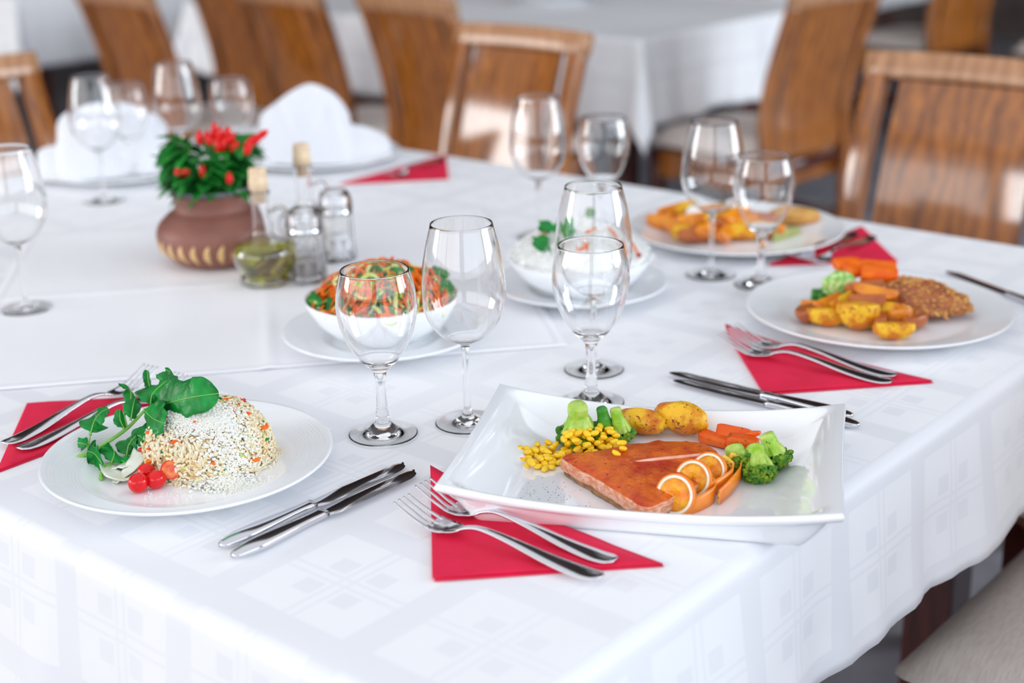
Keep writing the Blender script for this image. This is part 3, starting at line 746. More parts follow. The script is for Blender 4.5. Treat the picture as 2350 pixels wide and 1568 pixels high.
def broccoli(label, base, top, rs, rc, seed, dark=False, nb=7, z0=F0, crown_scale=1.0, group=None, squash=.62):
    """stalk end at top, crown resting at base"""
    t = thing('broccoli_floret', label, 'broccoli', base, group=group); rn = random.Random(seed)
    A = Vector(base); B = Vector(top) - A; ax = B.normalized(); m1, m2 = (STALKD, CROWND) if dark else (STALK, CROWN)
    L = B.length; sd = ax.cross(Vector((.3, .2, 1))).normalized(); s2 = ax.cross(sd)
    b = MB(); n = 18; pts = []; ws = []
    for i in range(n):
        u = i / (n - 1); pts.append(B * (1 - u * .80) + sd * .0012 * math.sin(u * 3 + seed)); ws.append(rs * (1 + .10 * nz((u * 3, seed, 0), 1) + .45 * u ** 2))
    ws[0] *= .86
    b.sweep(pts, ws, [w_ * .92 for w_ in ws], side=sd, n=14, ex=2.3)
    tips = []
    for k in range(nb):
        a = 2 * PI * k / nb + rn.uniform(-.2, .2); d = sd * math.cos(a) + s2 * math.sin(a)
        tip = d * rc * rn.uniform(.62, .85) + ax * rc * rn.uniform(.15, .4); tip.z = max(tip.z, rc * .2)
        p0 = B * .66 + d * rs * .55; p1 = B * .36 + d * rs * 1.15
        q = [Vector(x) for x in spline([p0, p1, tip * .95], 9)]
        b.sweep(q, [rs * .48 * (1 - .2 * j / 8) for j in range(9)], [rs * .44 * (1 - .2 * j / 8) for j in range(9)], n=8); tips.append(tip)
    b.build('stalk', m1, t)
    c = MB(); vs, fs = ico(2); 
    for k in range(230):
        a = rn.uniform(0, 2 * PI); cz = rn.uniform(-1, .12); r_ = math.sqrt(1 - cz * cz)
        d = sd * r_ * math.cos(a) + s2 * r_ * math.sin(a) + ax * cz
        q = d * rc * crown_scale * rn.uniform(.84, 1.0); q = q - ax * q.dot(ax) * (1 - squash)
        if cz > .1: q += (sd * math.cos(a) + s2 * math.sin(a)) * rc * .15
        q += ax * rc * .22
        s_ = rc * rn.uniform(.10, .17); c.add([v * s_ * (1 + .25 * nz(v, 3, k)) + q for v in vs], fs)
    for tp in tips:
        for _ in range(5):
            q = tp * rn.uniform(.9, 1.12) + Vector((rn.uniform(-1, 1), rn.uniform(-1, 1), rn.uniform(-1, .4))) * rc * .18
            s_ = rc * rn.uniform(.14, .2); c.add([v * s_ * (1 + .25 * nz(v, 3, q.x * 99)) + q for v in vs], fs)
    lo = min(v.z for v in c.v); dz = z0 - A.z - lo
    for v in c.v:
        if v.z + A.z < z0: v.z = z0 - A.z + .0002
    c.build('crown', m2, t); return t
def bp(px, py, h): return at(px, py, h)
broccoli('largest upside-down broccoli floret, thick pale stalk up, behind the sweetcorn', bp(1330, 1003, FZ + .008), bp(1326, 930, FZ + .043), .0098, .0215, 1, nb=8)
broccoli('small darker broccoli stalk between the two pale ones', bp(1392, 995, FZ + .008), bp(1381, 938, FZ + .036), .0058, .0120, 2, dark=True)
broccoli('narrow upright pale broccoli stalk beside the golden potatoes', bp(1430, 1002, FZ + .007), bp(1411, 936, FZ + .036), .0058, .0125, 3)
broccoli('broccoli floret between the orange slices and the carrots', bp(1702, 1070, FZ + .009), bp(1684, 1024, FZ + .024), .0085, .0165, 4, dark=False)
broccoli('frontmost broccoli floret on the right with a yellow-green crown', bp(1745, 1092, FZ + .008), bp(1734, 1024, FZ + .027), .0078, .0145, 5)
broccoli('rearmost right broccoli floret leaning over a dark crown', bp(1782, 1060, FZ + .009), bp(1758, 996, FZ + .033), .0078, .0150, 6, dark=False)

# sweetcorn kernels, each one its own thing
def kernel_mesh():
    vs, fs = ico(3); out = []
    for v in vs:
        k = 1 - .22 * (v.x + 1) / 2; out.append(Vector((v.x * .0046 * (1 - .12 * v.x), v.y * .0036 * k, v.z * .0029 * k + .0004 * v.x * v.x)))
    b = MB(); b.add(out, fs); return b
K0 = kernel_mesh().build('sweetcorn_kernel', CORN)
KR = random.Random(5); first = [True]; placed = []
def kernel(p, label, group):
    global K0
    o = K0 if first[0] else K0.copy()
    if not first[0]: COL.objects.link(o)
    first[0] = False; s_ = KR.uniform(.92, 1.12); o.scale = (s_, s_, s_); o.location = p; o.rotation_euler = (KR.uniform(-.5, .5), KR.uniform(-.5, .5), KR.uniform(0, 6.28)); tag(o, label, 'sweetcorn', group)
def heap(poly, n, hmax, label, group, base=F0, mind=.0056):
    c = at(sum(p[0] for p in poly) / len(poly), sum(p[1] for p in poly) / len(poly), FZ)
    cnt = tries = 0
    while cnt < n and tries < 9000:
        tries += 1
        px, py = KR.uniform(min(p[0] for p in poly), max(p[0] for p in poly)), KR.uniform(min(p[1] for p in poly), max(p[1] for p in poly))
        ins = False; j = len(poly) - 1
        for i in range(len(poly)):
            (xi, yi), (xj, yj) = poly[i], poly[j]
            if (yi > py) != (yj > py) and px < (xj - xi) * (py - yi) / (yj - yi) + xi: ins = not ins
            j = i
        if not ins: continue
        q = at(px, py, FZ)
        for lv in range(hmax):
            z = base + .0030 + lv * .0042; pp = Vector((q.x, q.y, z))
            if all((pp - r_).length > mind for r_ in placed):
                if lv and sum(1 for r_ in placed if abs(r_.x - pp.x) + abs(r_.y - pp.y) < .010 and r_.z < z - .002) < 1: break
                placed.append(pp); kernel(pp, label, group); cnt += 1; break
heap([(1182, 1044), (1206, 1032), (1262, 1030), (1292, 1048), (1290, 1080), (1266, 1088), (1206, 1076)], 46, 2, 'yellow sweetcorn kernel in the small loose heap left of the salmon tip', 'sweetcorn kernels in the small loose heap')
heap([(1292, 1044), (1302, 1024), (1330, 1018), (1385, 1020), (1420, 1026), (1418, 1038), (1380, 1042), (1310, 1052)], 84, 5, 'yellow sweetcorn kernel in the taller heap between broccoli and salmon', 'sweetcorn kernels in the taller heap')
for x, y, w_ in ((1428, 1017, 'highest'), (1431, 1030, 'middle'), (1413, 1040, 'lowest')):
    p = at(x, y, FZ + .0225); kernel(p, w_ + ' of the three loose sweetcorn kernels lying on the salmon', 'loose kernels on the salmon')

# black pepper specks on the plate floor: nobody could count them
b = MB(); vs, fs = ico(1); pr = random.Random(3)
for k in range(150):
    if k < 110: x, y = pr.gauss(1215, 48), pr.gauss(1136, 14)
    elif k < 130: x, y = pr.uniform(1690, 1800), pr.uniform(975, 1000)
    else: x, y = pr.uniform(1230, 1400), pr.uniform(1090, 1165)
    if not (1140 < x < 1800 and y < 1168): continue
    p = at(x, y, FZ); s_ = pr.uniform(.0002, .0005); b.add([(v.x * s_ + p.x, v.y * s_ + p.y, F0 + .0002 + v.z * s_ * .6) for v in vs], fs)
tag(b.build('ground_pepper', HERB), 'ground black pepper specks on the floor of the rectangular plate', 'pepper', kind='stuff')
b = MB()
for k in range(46):                                 # dried herb needles on the vegetables
    x, y, h = pr.choice([(1325, 960, .036), (1418, 965, .028), (1440, 1000, .014), (1560, 985, .0335), (1540, 965, .034), (1480, 985, .028), (1680, 1000, .030), (1700, 1020, .022), (1650, 1015, .021), (1762, 1010, .036)])
    p = at(x + pr.uniform(-16, 16), y + pr.uniform(-10, 10), h + FZ * 0); a = pr.uniform(0, PI); d = Vector((math.cos(a), math.sin(a), pr.uniform(-.6, .6))) * .0016
    b.sweep([p - d, p, p + d], [.0002, .0004, .0002], [.0002, .0003, .0002], n=5)
tag(b.build('dried_herbs', HERB), 'dark dried herb needles sprinkled over broccoli, potatoes and carrots', 'herbs', kind='stuff')

# orange slices: a standing disc of pulp in its pith and peel, the peel cut loose and curled
def orange(label, px, py, h, r, face, lean, curl, arc=(-.35, 1.0), notch=False):
    t = thing('orange_slice', label, 'orange', group='orange slices with curled peel')
    c = at(px, py, h); n_ = Vector((math.cos(face), math.sin(face), lean)).normalized(); u = n_.cross(Z).normalized() * -1; v = u.cross(n_).normalized() * -1
    if v.z < 0: v = -v
    def disc(r0, r1, th, m, name, a0=0, a1=2 * PI, seed=0, off=0):
        b = MB(); N = 64; P = []
        full = a1 - a0 > 6.2
        for i in range(N + (0 if full else 1)):
            a = a0 + (a1 - a0) * i / N; d = u * math.cos(a) + v * math.sin(a); k = 1 + .012 * nz((math.cos(a), math.sin(a), 0), 5, seed)
            P.append([c + d * r0 + n_ * (th + off), c + d * (r0 + r1) / 2 * k + n_ * (th * 1.1 + off), c + d * r1 * k + n_ * (th * .9 + off), c + d * r1 * k - n_ * (th - off), c + d * r0 - n_ * (th - off)])
        b.grid(P, closed_u=full, closed_v=True); b.build(name, m, t)
    disc(.0005, r * .80, .0024, PULP, 'pulp', seed=1)
    disc(r * .79, r * .93, .0027, PITH, 'pith', seed=2)
    disc(r * .925, r, .0025, PEEL, 'peel', a0=R(-60), a1=R(190))
    # curled strip: starts at the lower right rim and loops
    (x0, y0, h0), (x1, y1, h1), dp = curl; A_, B_ = at(x0, y0, h0), at(x1, y1, h1); e1 = B_ - A_; e2 = Vector((-e1.y, e1.x, 0)).normalized() * dp
    if e2.dot(FW) < 0: e2 = -e2
    pts = [A_, A_ + e1 * .4 - e2 * .12, A_ + e1 * .82 - e2 * .02, A_ + e1 * 1.0 + e2 * .30, A_ + e1 * 1.0 + e2 * .72, A_ + e1 * .92 + e2 * 1.0]
    pts = [p + Z * (.011 * max(0, (p - A_).dot(e2) / dp / dp)) for p in pts]
    pts = [Vector(p) for p in spline(pts, 40)]; w_ = .0080
    b = MB(); P = []
    for i, p in enumerate(pts):
        t_ = (pts[min(i + 1, 39)] - pts[max(i - 1, 0)]).normalized(); s_ = Vector((0, 0, 1)) - t_ * t_.z; s_ = s_.normalized() if s_.length > .2 else Z
        nn = s_.cross(t_).normalized(); ww = w_ * (.6 + .4 * math.sin(PI * min(1, .25 + i / 39)))
        P.append([p + s_ * ww + nn * .0004, p + s_ * ww * .5 + nn * .0011, p + nn * .0012, p - s_ * ww * .5 + nn * .0011, p - s_ * ww + nn * .0004, p - s_ * ww - nn * .0004, p - nn * .0003, p + s_ * ww - nn * .0004])
    mb = MB(); mb.grid(P, closed_v=True, cap=True)
    nf = 8
    for i in range(39):
        for j in range(8): mb.m[i * 8 + j] = 0 if j < 4 else 1
    mb.build('peel_curl', [PEELIN, PEEL], t)
    return t
FA = YAW + PI / 2 + PI                              # heading from the plate back to the camera
h_ = FZ
orange('rearmost orange slice, partly hidden behind the other two', 1628, 1080, h_ + .016, .0165, FA - .55, .45, ((1650, 1142, h_ + .008), (1708, 1076, h_ + .012), .013))
orange('middle orange slice of the three beside the salmon', 1592, 1100, h_ + .017, .0175, FA - .60, .40, ((1628, 1126, h_ + .011), (1690, 1086, h_ + .013), .015))
orange('frontmost orange slice resting against the salmon tip', 1551, 1136, h_ + .0165, .0185, FA - .60, .35, ((1578, 1166, h_ + .0075), (1650, 1128, h_ + .009), .017))

# ================================================================== the rice plate
RZ = T + .0057
rc = at(480, 1052, .0057); RR = .0635; RH = .0585; rr_ = random.Random(9)
def dome(a, ph, k=1.0):
    """point on the moulded dome: azimuth a, ph 0 at the rim to 1 at the top"""
    e = ph * PI / 2; r_ = RR * (math.cos(e) ** .82); z = RH * (math.sin(e) ** .92)
    return Vector((rc.x + r_ * math.cos(a) * k, rc.y + r_ * math.sin(a) * k, RZ + z * k))
b = MB(); P = [[dome(2 * PI * j / 72, i / 24, .965 + .018 * nz((math.cos(2 * PI * j / 72), math.sin(2 * PI * j / 72), i / 12), 4)) for j in range(72)] for i in range(24)]
b.grid(P, closed_v=True); tb = len(b.v) - 72; b.v.append(dome(0, 1, .97)); 
for j in range(72): b.f.append((tb + j, tb + (j + 1) % 72, len(b.v) - 1)); b.m.append(0)
gv = [Vector((math.cos(a) * math.sqrt(max(0, 1 - u * u)) * .00145, math.sin(a) * math.sqrt(max(0, 1 - u * u)) * .0012, u * .0034)) for u in (-1, -.8, -.35, .2, .7, 1) for a in [2 * PI * k / 6 for k in range(6)]]
gf = [(i * 6 + j, i * 6 + (j + 1) % 6, (i + 1) * 6 + (j + 1) % 6, (i + 1) * 6 + j) for i in range(5) for j in range(6)]
def grain(b, p, rn, s=1, mi=1):
    if p.z > RZ + .002:
        nn = Vector((p.x - rc.x, p.y - rc.y, (p.z - RZ) * 1.1)).normalized(); q = nn.to_track_quat('Y', 'Z').to_matrix().to_4x4()
        b.add(gv, gf, Matrix.Translation(p) @ q @ Matrix.Rotation(rn.uniform(0, 6.3), 4, 'Y') @ Matrix.Rotation(rn.gauss(0, .32), 4, 'X') @ Matrix.Scale(s, 4), mi); return
    M = Matrix.Translation(p) @ Matrix.Rotation(rn.uniform(0, 6.3), 4, 'Z') @ Matrix.Rotation(rn.uniform(.5, 2.6), 4, 'X') @ Matrix.Scale(s, 4); b.add(gv, gf, M, mi)
for k in range(3600):
    a = rr_.uniform(0, 2 * PI); ph = math.asin(rr_.uniform(0, 1)) / (PI / 2)
    grain(b, dome(a, ph, rr_.uniform(.965, 1.005)), rr_, rr_.uniform(.85, 1.15), 1 if rr_.random() < .86 else 2)
for k in range(120):
    a = rr_.uniform(0, 2 * PI); p = Vector((rc.x + math.cos(a) * (RR + rr_.uniform(-.002, .006)), rc.y + math.sin(a) * (RR + rr_.uniform(-.002, .006)), RZ + .0012)); grain(b, p, rr_)
veg = [(3, CARROT), (4, ZUC), (5, HERB), (6, LEAF2), (7, TOM)]
iv, if_ = ico(2)
for k in range(190):
    a = rr_.uniform(0, 2 * PI); ph = rr_.uniform(.02, .95); q = dome(a, ph, .998); mi = rr_.choice([3, 3, 4, 4, 4, 5, 5, 5, 6, 6, 7]); s_ = rr_.uniform(.0008, .0022) if mi != 5 else rr_.uniform(.0007, .0014)
    if mi in (3, 7): s_ *= rr_.choice([1, 1, 1.7])
    M = TR(q, rr_.uniform(0, 6), rr_.uniform(0, 3)); b.add([(v.x * s_ * 1.7, v.y * s_, v.z * s_ * .6) for v in iv], if_, M, mi)
tag(b.build('rice_dome', [RICEB, RICE, mat('browned_rice', (.66, .44, .20), (.78, .62, .36), 60, .4), CARROT, ZUC, HERB, LEAF2, TOM]), 'moulded dome of vegetable rice on the ridged plate', 'rice', kind='stuff')
b = MB(); cv, cf = ico(1)
view = (CAM - rc); va = math.atan2(view.y, view.x)
for k in range(7500):
    z_ = rr_.random()
    if z_ < .52:
        a = va + rr_.gauss(-.15, .55); ph = min(.99, max(.25, rr_.gauss(.74, .13))); p = dome(a, ph, 1.012 + .025 * rr_.random() ** 2)
    elif z_ < .66: a = va + rr_.gauss(.35, .22); ph = rr_.uniform(.08, .75); p = dome(a, ph, 1.012)
    else:
        q = at(rr_.gauss(520, 38), rr_.gauss(1112, 9), .006); d = math.hypot(q.x - rc.x, q.y - rc.y)
        if d < RR * .98: continue
        p = Vector((q.x, q.y, RZ + rr_.uniform(0, .007) * max(0, 1 - (d - RR) / .02) + .0008))
    s_ = rr_.choice((.0005, .0007, .0009, .0014)) * rr_.uniform(.8, 1.2); b.add([(v.x * s_ * 1.5, v.y * s_, v.z * s_) for v in cv], cf, TR(p, rr_.uniform(0, 6), rr_.uniform(0, 3)))
for k in range(160):
    a = rr_.uniform(0, 2 * PI); q = at(rr_.uniform(330, 640), rr_.uniform(1105, 1150), .007)
    if .02 < math.hypot(q.x - rc.x, q.y - rc.y) - RR < .035: b.add([(v.x * .0006, v.y * .0006, v.z * .0006) for v in cv], cf, Matrix.Translation((q.x, q.y, RZ + .0010)))
tag(b.build('grated_cheese', CHEESE), 'white grated cheese sprinkled over and in front of the rice dome', 'cheese', kind='stuff')

def tomato(label, px, py, r, h=0.0057, seed=0, lift=0):
    t = at(px, py, h + r + lift); vs, fs = ico(4); b = MB(); b.add([(v.x * r * (1 + .015 * nz(v, 1.5, seed)), v.y * r, v.z * r * .97 - .12 * r * math.exp(-(v.x ** 2 + v.y ** 2) * 18) * (1 if v.z > 0 else 0)) for v in vs], fs)
    o = b.build('cherry_tomato', TOM, loc=t); o.rotation_euler = (.5 + seed, .6, seed); return tag(o, label, 'tomato', 'cherry tomatoes by the rice')
tomato('left and nearest cherry tomato of the three beside the rice', 317, 1109, .0092, seed=1)
tomato('right cherry tomato of the three, touching the rice', 358, 1101, .0090, seed=2)
tomato('rear cherry tomato tucked behind the other two', 336, 1084, .0086, seed=3, lift=.001)
t = thing('tomato_half', 'halved cherry tomato pressed into the rice with its cut side out', 'tomato')
q = None
for _h in [.055 - .0005 * i for i in range(100)]:
    q = at(392, 1078, _h); _r = math.hypot(q.x - rc.x, q.y - rc.y)
    if _r < RR * 1.04 * max(0, 1 - max(0, (q.z - RZ) / RH) ** 2.2) ** .5: break
d = (CAM - q).normalized(); M = Matrix.Translation(q) @ d.to_track_quat('Z', 'Y').to_matrix().to_4x4()
b = MB(); vs, fs = ico(3); b.add([(v.x * .0095, v.y * .0090, min(v.z, 0) * .006) for v in vs], fs, M); b.build('skin', TOM, t)
b = MB(); b.lathe([(0, .0008), (.003, .0012), (.006, .0009), (.0078, .0006), (.0082, 0), (.007, -.001)], 24, M); b.build('flesh', TOMIN, t)

def ribbon(name, pts, wid, m, parent=None, tilt=0, wave=0, seed=0, solid=.0005, n=28, nv=9, cup=0, sidev=None):
    pts = [Vector(p) for p in spline(pts, n)]; P = []
    for i, p in enumerate(pts):
        t_ = (pts[min(i + 1, n - 1)] - pts[max(i - 1, 0)]).normalized(); sd = Vector(sidev) if sidev is not None else t_.cross(Z); sd = (sd - t_ * sd.dot(t_)).normalized(); nn = sd.cross(t_)
        sd = sd * math.cos(tilt) + nn * math.sin(tilt); nn = sd.cross(t_); w_ = wid(i / (n - 1)) if callable(wid) else wid
        row = []
        for j in range(nv):
            v = -1 + 2 * j / (nv - 1); wl, wr = (w_ if isinstance(w_, tuple) else (w_, w_)); ww = wl if v < 0 else wr
            row.append(p + sd * v * ww + nn * (cup * ww * v * v + wave * nz((i * .35, v * 1.5, seed), 1) * abs(v)))
        P.append(row)
    b = MB(); b.grid(P); return b.build(name, m, parent, solid=solid)
for k, (pts, w_, lb) in enumerate([
    ([(240, 1062, .010), (262, 1088, .012), (290, 1096, .009), (318, 1082, .012)], .010, 'pale cheese shaving lying left of the cherry tomatoes'),
    ([(262, 1108, .007), (300, 1075, .014), (322, 1035, .022), (340, 990, .034)], .0085, 'long pale shaving curled along the left foot of the rice dome'),
    ([(255, 1075, .008), (285, 1066, .013), (322, 1068, .013)], .0105, 'small pale shaving under the arugula stem')]):
    o = ribbon('cheese_shaving', [at(*p) for p in pts], lambda u, w_=w_: w_ * (.4 + .6 * math.sin(PI * min(1, u * .9 + .05))), SHEER, wave=.0015, seed=k, solid=.0009, tilt=.15); tag(o, lb, 'cheese shaving')

# arugula
def leaf(name, pts, wmax, parent, lobes=2, seed=0, m=LEAF2, tilt=0, cup=.25, start=.12, sidev=None):
    rn = random.Random(seed); ph = rn.uniform(0, 6)
    def w_(u):
        base = math.sin(PI * min(1, max(0, (u - start) / (1 - start))) ** .75) ** .7 if u > start else 0
        l = 1 + .22 * math.sin(u * lobes * 2 * PI + ph); r_ = 1 + .22 * math.sin(u * lobes * 2 * PI + ph + 1.3)
        j = 1 + .06 * math.sin(u * 24 + ph)
        e = .0012
        return (e + wmax * base * l * j, e + wmax * base * r_ * (2 - j))
    return ribbon(name, pts, w_, m, parent, tilt, wave=wmax * .22, seed=seed, solid=.0004, n=44, nv=13, cup=cup, sidev=sidev)
def stemtube(pts, r, parent, name='stem'):
    b = MB(); p = spline([at(*q) for q in pts], 30); b.sweep(p, [r * (1 - .5 * i / 29) for i in range(30)], [r * (1 - .5 * i / 29) for i in range(30)], n=10); return b.build(name, STEM, parent)
VS = tuple(UP)                                      # leaves opened towards the room's front
def spr(label, stem, r, leaves):
    t = thing('arugula_sprig', label, 'arugula'); stemtube(stem, r, t)
    for k, (pts, w_, lb, tl, cp) in enumerate(leaves):
        o = leaf('leaf', [at(*p) for p in pts], w_, t, lb, seed=k + len(label), tilt=tl, cup=cp, sidev=VS)
        b = MB(); q = [Vector(x) + (CAM - Vector(x)).normalized() * .0006 for x in spline([at(*p) for p in pts], 24)]; b.sweep(q, [.0007 * (1 - .8 * i / 23) + .0001 for i in range(24)], .0004, n=6); b.build('midrib', STEM, o)
    return t
spr('long arugula sprig whose big leaf leans on top of the rice dome', [(177, 1052, .012), (230, 1025, .018), (290, 985, .030), (335, 940, .046), (360, 930, .056)], .0023, [
    ([(335, 945, .048), (385, 926, .066), (440, 912, .080), (502, 903, .082)], .0215, 2, .1, .15),
    ([(330, 940, .050), (350, 960, .054), (376, 972, .060)], .0150, 1, .3, .2),
    ([(345, 935, .052), (350, 905, .062), (375, 880, .072), (400, 862, .076)], .0165, 2, .9, .2),
    ([(400, 875, .080), (396, 858, .084), (380, 848, .086)], .0042, 1, .5, .2),
    ([(345, 900, .060), (340, 875, .066), (338, 850, .072)], .0048, 1, .9, .3)])
spr('arugula sprig with upright curled leaf left of the rice dome', [(292, 985, .030), (288, 965, .038), (284, 945, .044)], .0012, [
    ([(284, 955, .040), (298, 925, .048), (300, 900, .056), (290, 885, .062), (272, 880, .064)], .0062, 1, 1.2, .5),
    ([(300, 965, .040), (305, 935, .048), (310, 915, .054)], .0070, 1, 1.0, .3),
    ([(285, 985, .034), (276, 965, .040), (275, 940, .046)], .0060, 1, 1.2, .3)])
spr('arugula leaf pointing straight up at the left end of the stems', [(202, 1030, .016), (206, 1005, .024), (208, 990, .030)], .0011, [
    ([(207, 1000, .026), (215, 970, .036), (228, 950, .044), (248, 938, .048)], .0125, 1, .8, .2),
    ([(202, 1022, .020), (190, 1018, .022), (178, 1016, .022)], .0050, 2, .1, .2)])
spr('lower arugula sprig lying on the plate in front of the long stem', [(232, 1100, .008), (236, 1080, .010), (262, 1060, .012), (300, 1045, .014), (338, 1022, .018)], .0019, [
    ([(240, 1072, .012), (228, 1055, .016), (215, 1040, .020), (200, 1036, .022)], .0150, 2, .3, .2),
    ([(255, 1062, .014), (262, 1040, .020), (252, 1020, .026)], .0130, 1, .9, .2),
    ([(290, 1048, .014), (296, 1020, .024), (312, 1000, .032)], .0140, 2, .9, .25),
    ([(275, 1055, .013), (290, 1062, .012), (305, 1058, .012)], .0060, 1, .2, .2),
    ([(300, 1012, .026), (318, 1000, .032), (332, 1012, .034)], .0080, 1, .4, .2),
    ([(330, 1025, .020), (336, 1000, .028), (340, 970, .036)], .0062, 1, 1.1, .3)])

# ================================================================== the nut-crusted chicken plate
M0 = T + .0012 + .0045                              # floor of the round dinner plates
def wedge(label, px, py, h, L, wd, hh, rz, seed, m=SPUDO, z0=M0, rx=0, ry=0, lift=0, group=None, flat=1):
    pl = [((0, .75, .75), .28), ((0, -.75, .75), .28)] if flat else [((0, .2, 1), .35)]
    return potato(label, px, py, h, (L, wd, hh), rz, seed, m, [(p, d) for p, d in pl], z0=z0, lift=lift, n=4, rx=rx, ry=ry, name='potato_wedge', group=group)
g = 'fried potato wedges on the nut-crusted chicken plate'
D = M0 - T
for a in [
    ('brown potato wedge end at the left tip of the chicken plate heap', 1850, 732, .010, .021, .013, .014, TH + 1.2, 1, SPUDD),
    ('flat golden potato piece second from left at the front of the heap', 1900, 738, .011, .026, .016, .016, TH, 2, SPUD),
    ('largest golden potato piece with a scooped top at the front centre', 1968, 738, .016, .026, .020, .024, TH - .3, 3, SPUD),
    ('half-moon yellow potato piece lying alone at the very front', 2050, 772, .010, .024, .013, .015, TH - .1, 4, SPUD),
    ('brown potato wedge right of the half-moon piece', 2098, 752, .008, .020, .012, .012, TH + .7, 5, SPUDD),
    ('small orange potato block behind the half-moon piece', 2062, 735, .012, .017, .013, .015, TH + .2, 6, SPUDO),
    ('small reddish wedge beside the largest golden piece', 2012, 745, .014, .017, .010, .017, TH + 1.7, 7, SPUDD)]:
    wedge(*a, z0=M0, flat=0, group=g)
for a in [
    ('orange wedge below the broccoli of the chicken plate', 1898, 706, .018, .027, .012, .013, TH + .8, 11, SPUDO, .008),
    ('long yellowish wedge leaning right of the broccoli', 1938, 692, .026, .030, .014, .013, TH + .9, 12, SPUD, .012),
    ('dark brown wedge standing beside the yellowish one', 1962, 700, .026, .028, .010, .014, TH + 1.0, 13, SPUDD, .014),
    ('bright orange wedge crossing the middle of the heap', 2008, 678, .036, .030, .011, .013, TH - .75, 14, SPUDO, .024),
    ('brown wedge hidden under the crossing orange one', 1990, 705, .026, .022, .014, .014, TH - .1, 15, SPUDD, .016),
    ('olive yellow wedge beside the nut crust', 2040, 715, .022, .022, .010, .012, TH - .6, 16, SPUD, .012),
    ('reddish wedge at the left above the first piece', 1868, 716, .014, .016, .010, .012, TH - .4, 17, SPUDO, .006),
    ('brown wedge under the carrots of the chicken plate', 1985, 670, .030, .026, .014, .016, TH + .3, 18, SPUDD, .016)]:
    wedge(*a[:10], z0=M0, lift=a[10], group=g)
cg = 'carrot slices on the nut-crusted chicken plate'
for a in [('leftmost bright carrot slice above the broccoli', 1945, 618, .040, .019, .011, .006, TH + .35, 21, .034),
          ('oval carrot slice in the centre of the four', 1975, 630, .040, .021, .011, .006, TH + .3, 22, .032),
          ('rearmost carrot slice against the red napkin', 2015, 620, .038, .022, .010, .006, TH - .1, 23, .030),
          ('thick carrot piece touching the nut crust', 2018, 642, .038, .022, .014, .009, TH - .25, 24, .028)]:
    chunk(*a[:9], m=CARROT, group=cg, z0=M0, lift=a[9], rx=.35, name='carrot_slice', taper=.75)
t = broccoli('dark green broccoli floret at the left of the potato heap', at(1893, 690, .010), at(1915, 650, .030), .0085, .0185, 31, dark=True, z0=M0, squash=.8)
b = MB(); vs, fs = blob(.021, .011, .017, .14, 2.2, 5, 3); q = at(1924, 652, .036); b.add([Vector(v) for v in vs], fs, TR(q, TH + .1, .2)); o = b.build('cut_face', mat('pale_cut_broccoli', (.62, .80, .34), (.22, .52, .08), 170, .5, .001, 400, lo=.45, hi=.58), None)
o.parent = t; o.matrix_parent_inverse = Matrix.Translation(-t.location); TREE.setdefault(t.name, []).append(o)
# chicken with its nut crust
t = thing('crusted_chicken', 'chicken piece crusted with chopped nuts on the right round plate', 'chicken')
cc = at(2116, 702, .016)
b = MB(); vs, fs = ico(5)
def chick(v, k=1.0):
    x = v.x * .058; y = v.y * .040 * (1 - .22 * v.x); z = v.z * (.029 - .008 * v.x) if v.z > 0 else v.z * .012
    p = Vector((x, y, z)) * (1 + .12 * nz(v, 2.1, 4) + .045 * nz(v, 8, 2) + .02 * nz(v, 18, 3)) * k
    return Matrix.Rotation(TH - .42, 4, 'Z') @ p + Vector((cc.x, cc.y, M0 + .0125))
b.add([chick(v) for v in vs], fs)
for v in b.v: v.z = max(v.z, M0 + .0002)
b.build('meat', CHICK, t)
b = MB(); rn = random.Random(12); iv2, if2 = ico(1)
for k in range(420):
    z_ = rn.uniform(-.1, 1); a = rn.uniform(0, 2 * PI); r_ = math.sqrt(max(0, 1 - z_ * z_)); v = Vector((r_ * math.cos(a), r_ * math.sin(a), z_)); q = chick(v, 1.0)
    s_ = rn.uniform(.0011, .0027); M = TR(q, rn.uniform(0, 6), rn.uniform(-.6, .6)); b.add([(p.x * s_ * rn.choice((1.2, 1.2, 2.0)), p.y * s_, p.z * s_ * .8) for p in iv2], if2, M)
b.build('nut_crust', NUT, t)
b = MB()
for k, (x, y) in enumerate([(2086, 706), (2150, 720), (2125, 712), (2170, 728)]):
    q = at(x, y, .034 - .005 * (k > 1)); a = rn.uniform(0, 3); d = Vector((math.cos(TH - 1.1), math.sin(TH - 1.1), -.35)) * .0058; b.sweep([q - d, q, q + d], [.0006, .0024, .0006], [.0005, .0016, .0005], n=8)
b.build('almond_sliver', NUT, t)

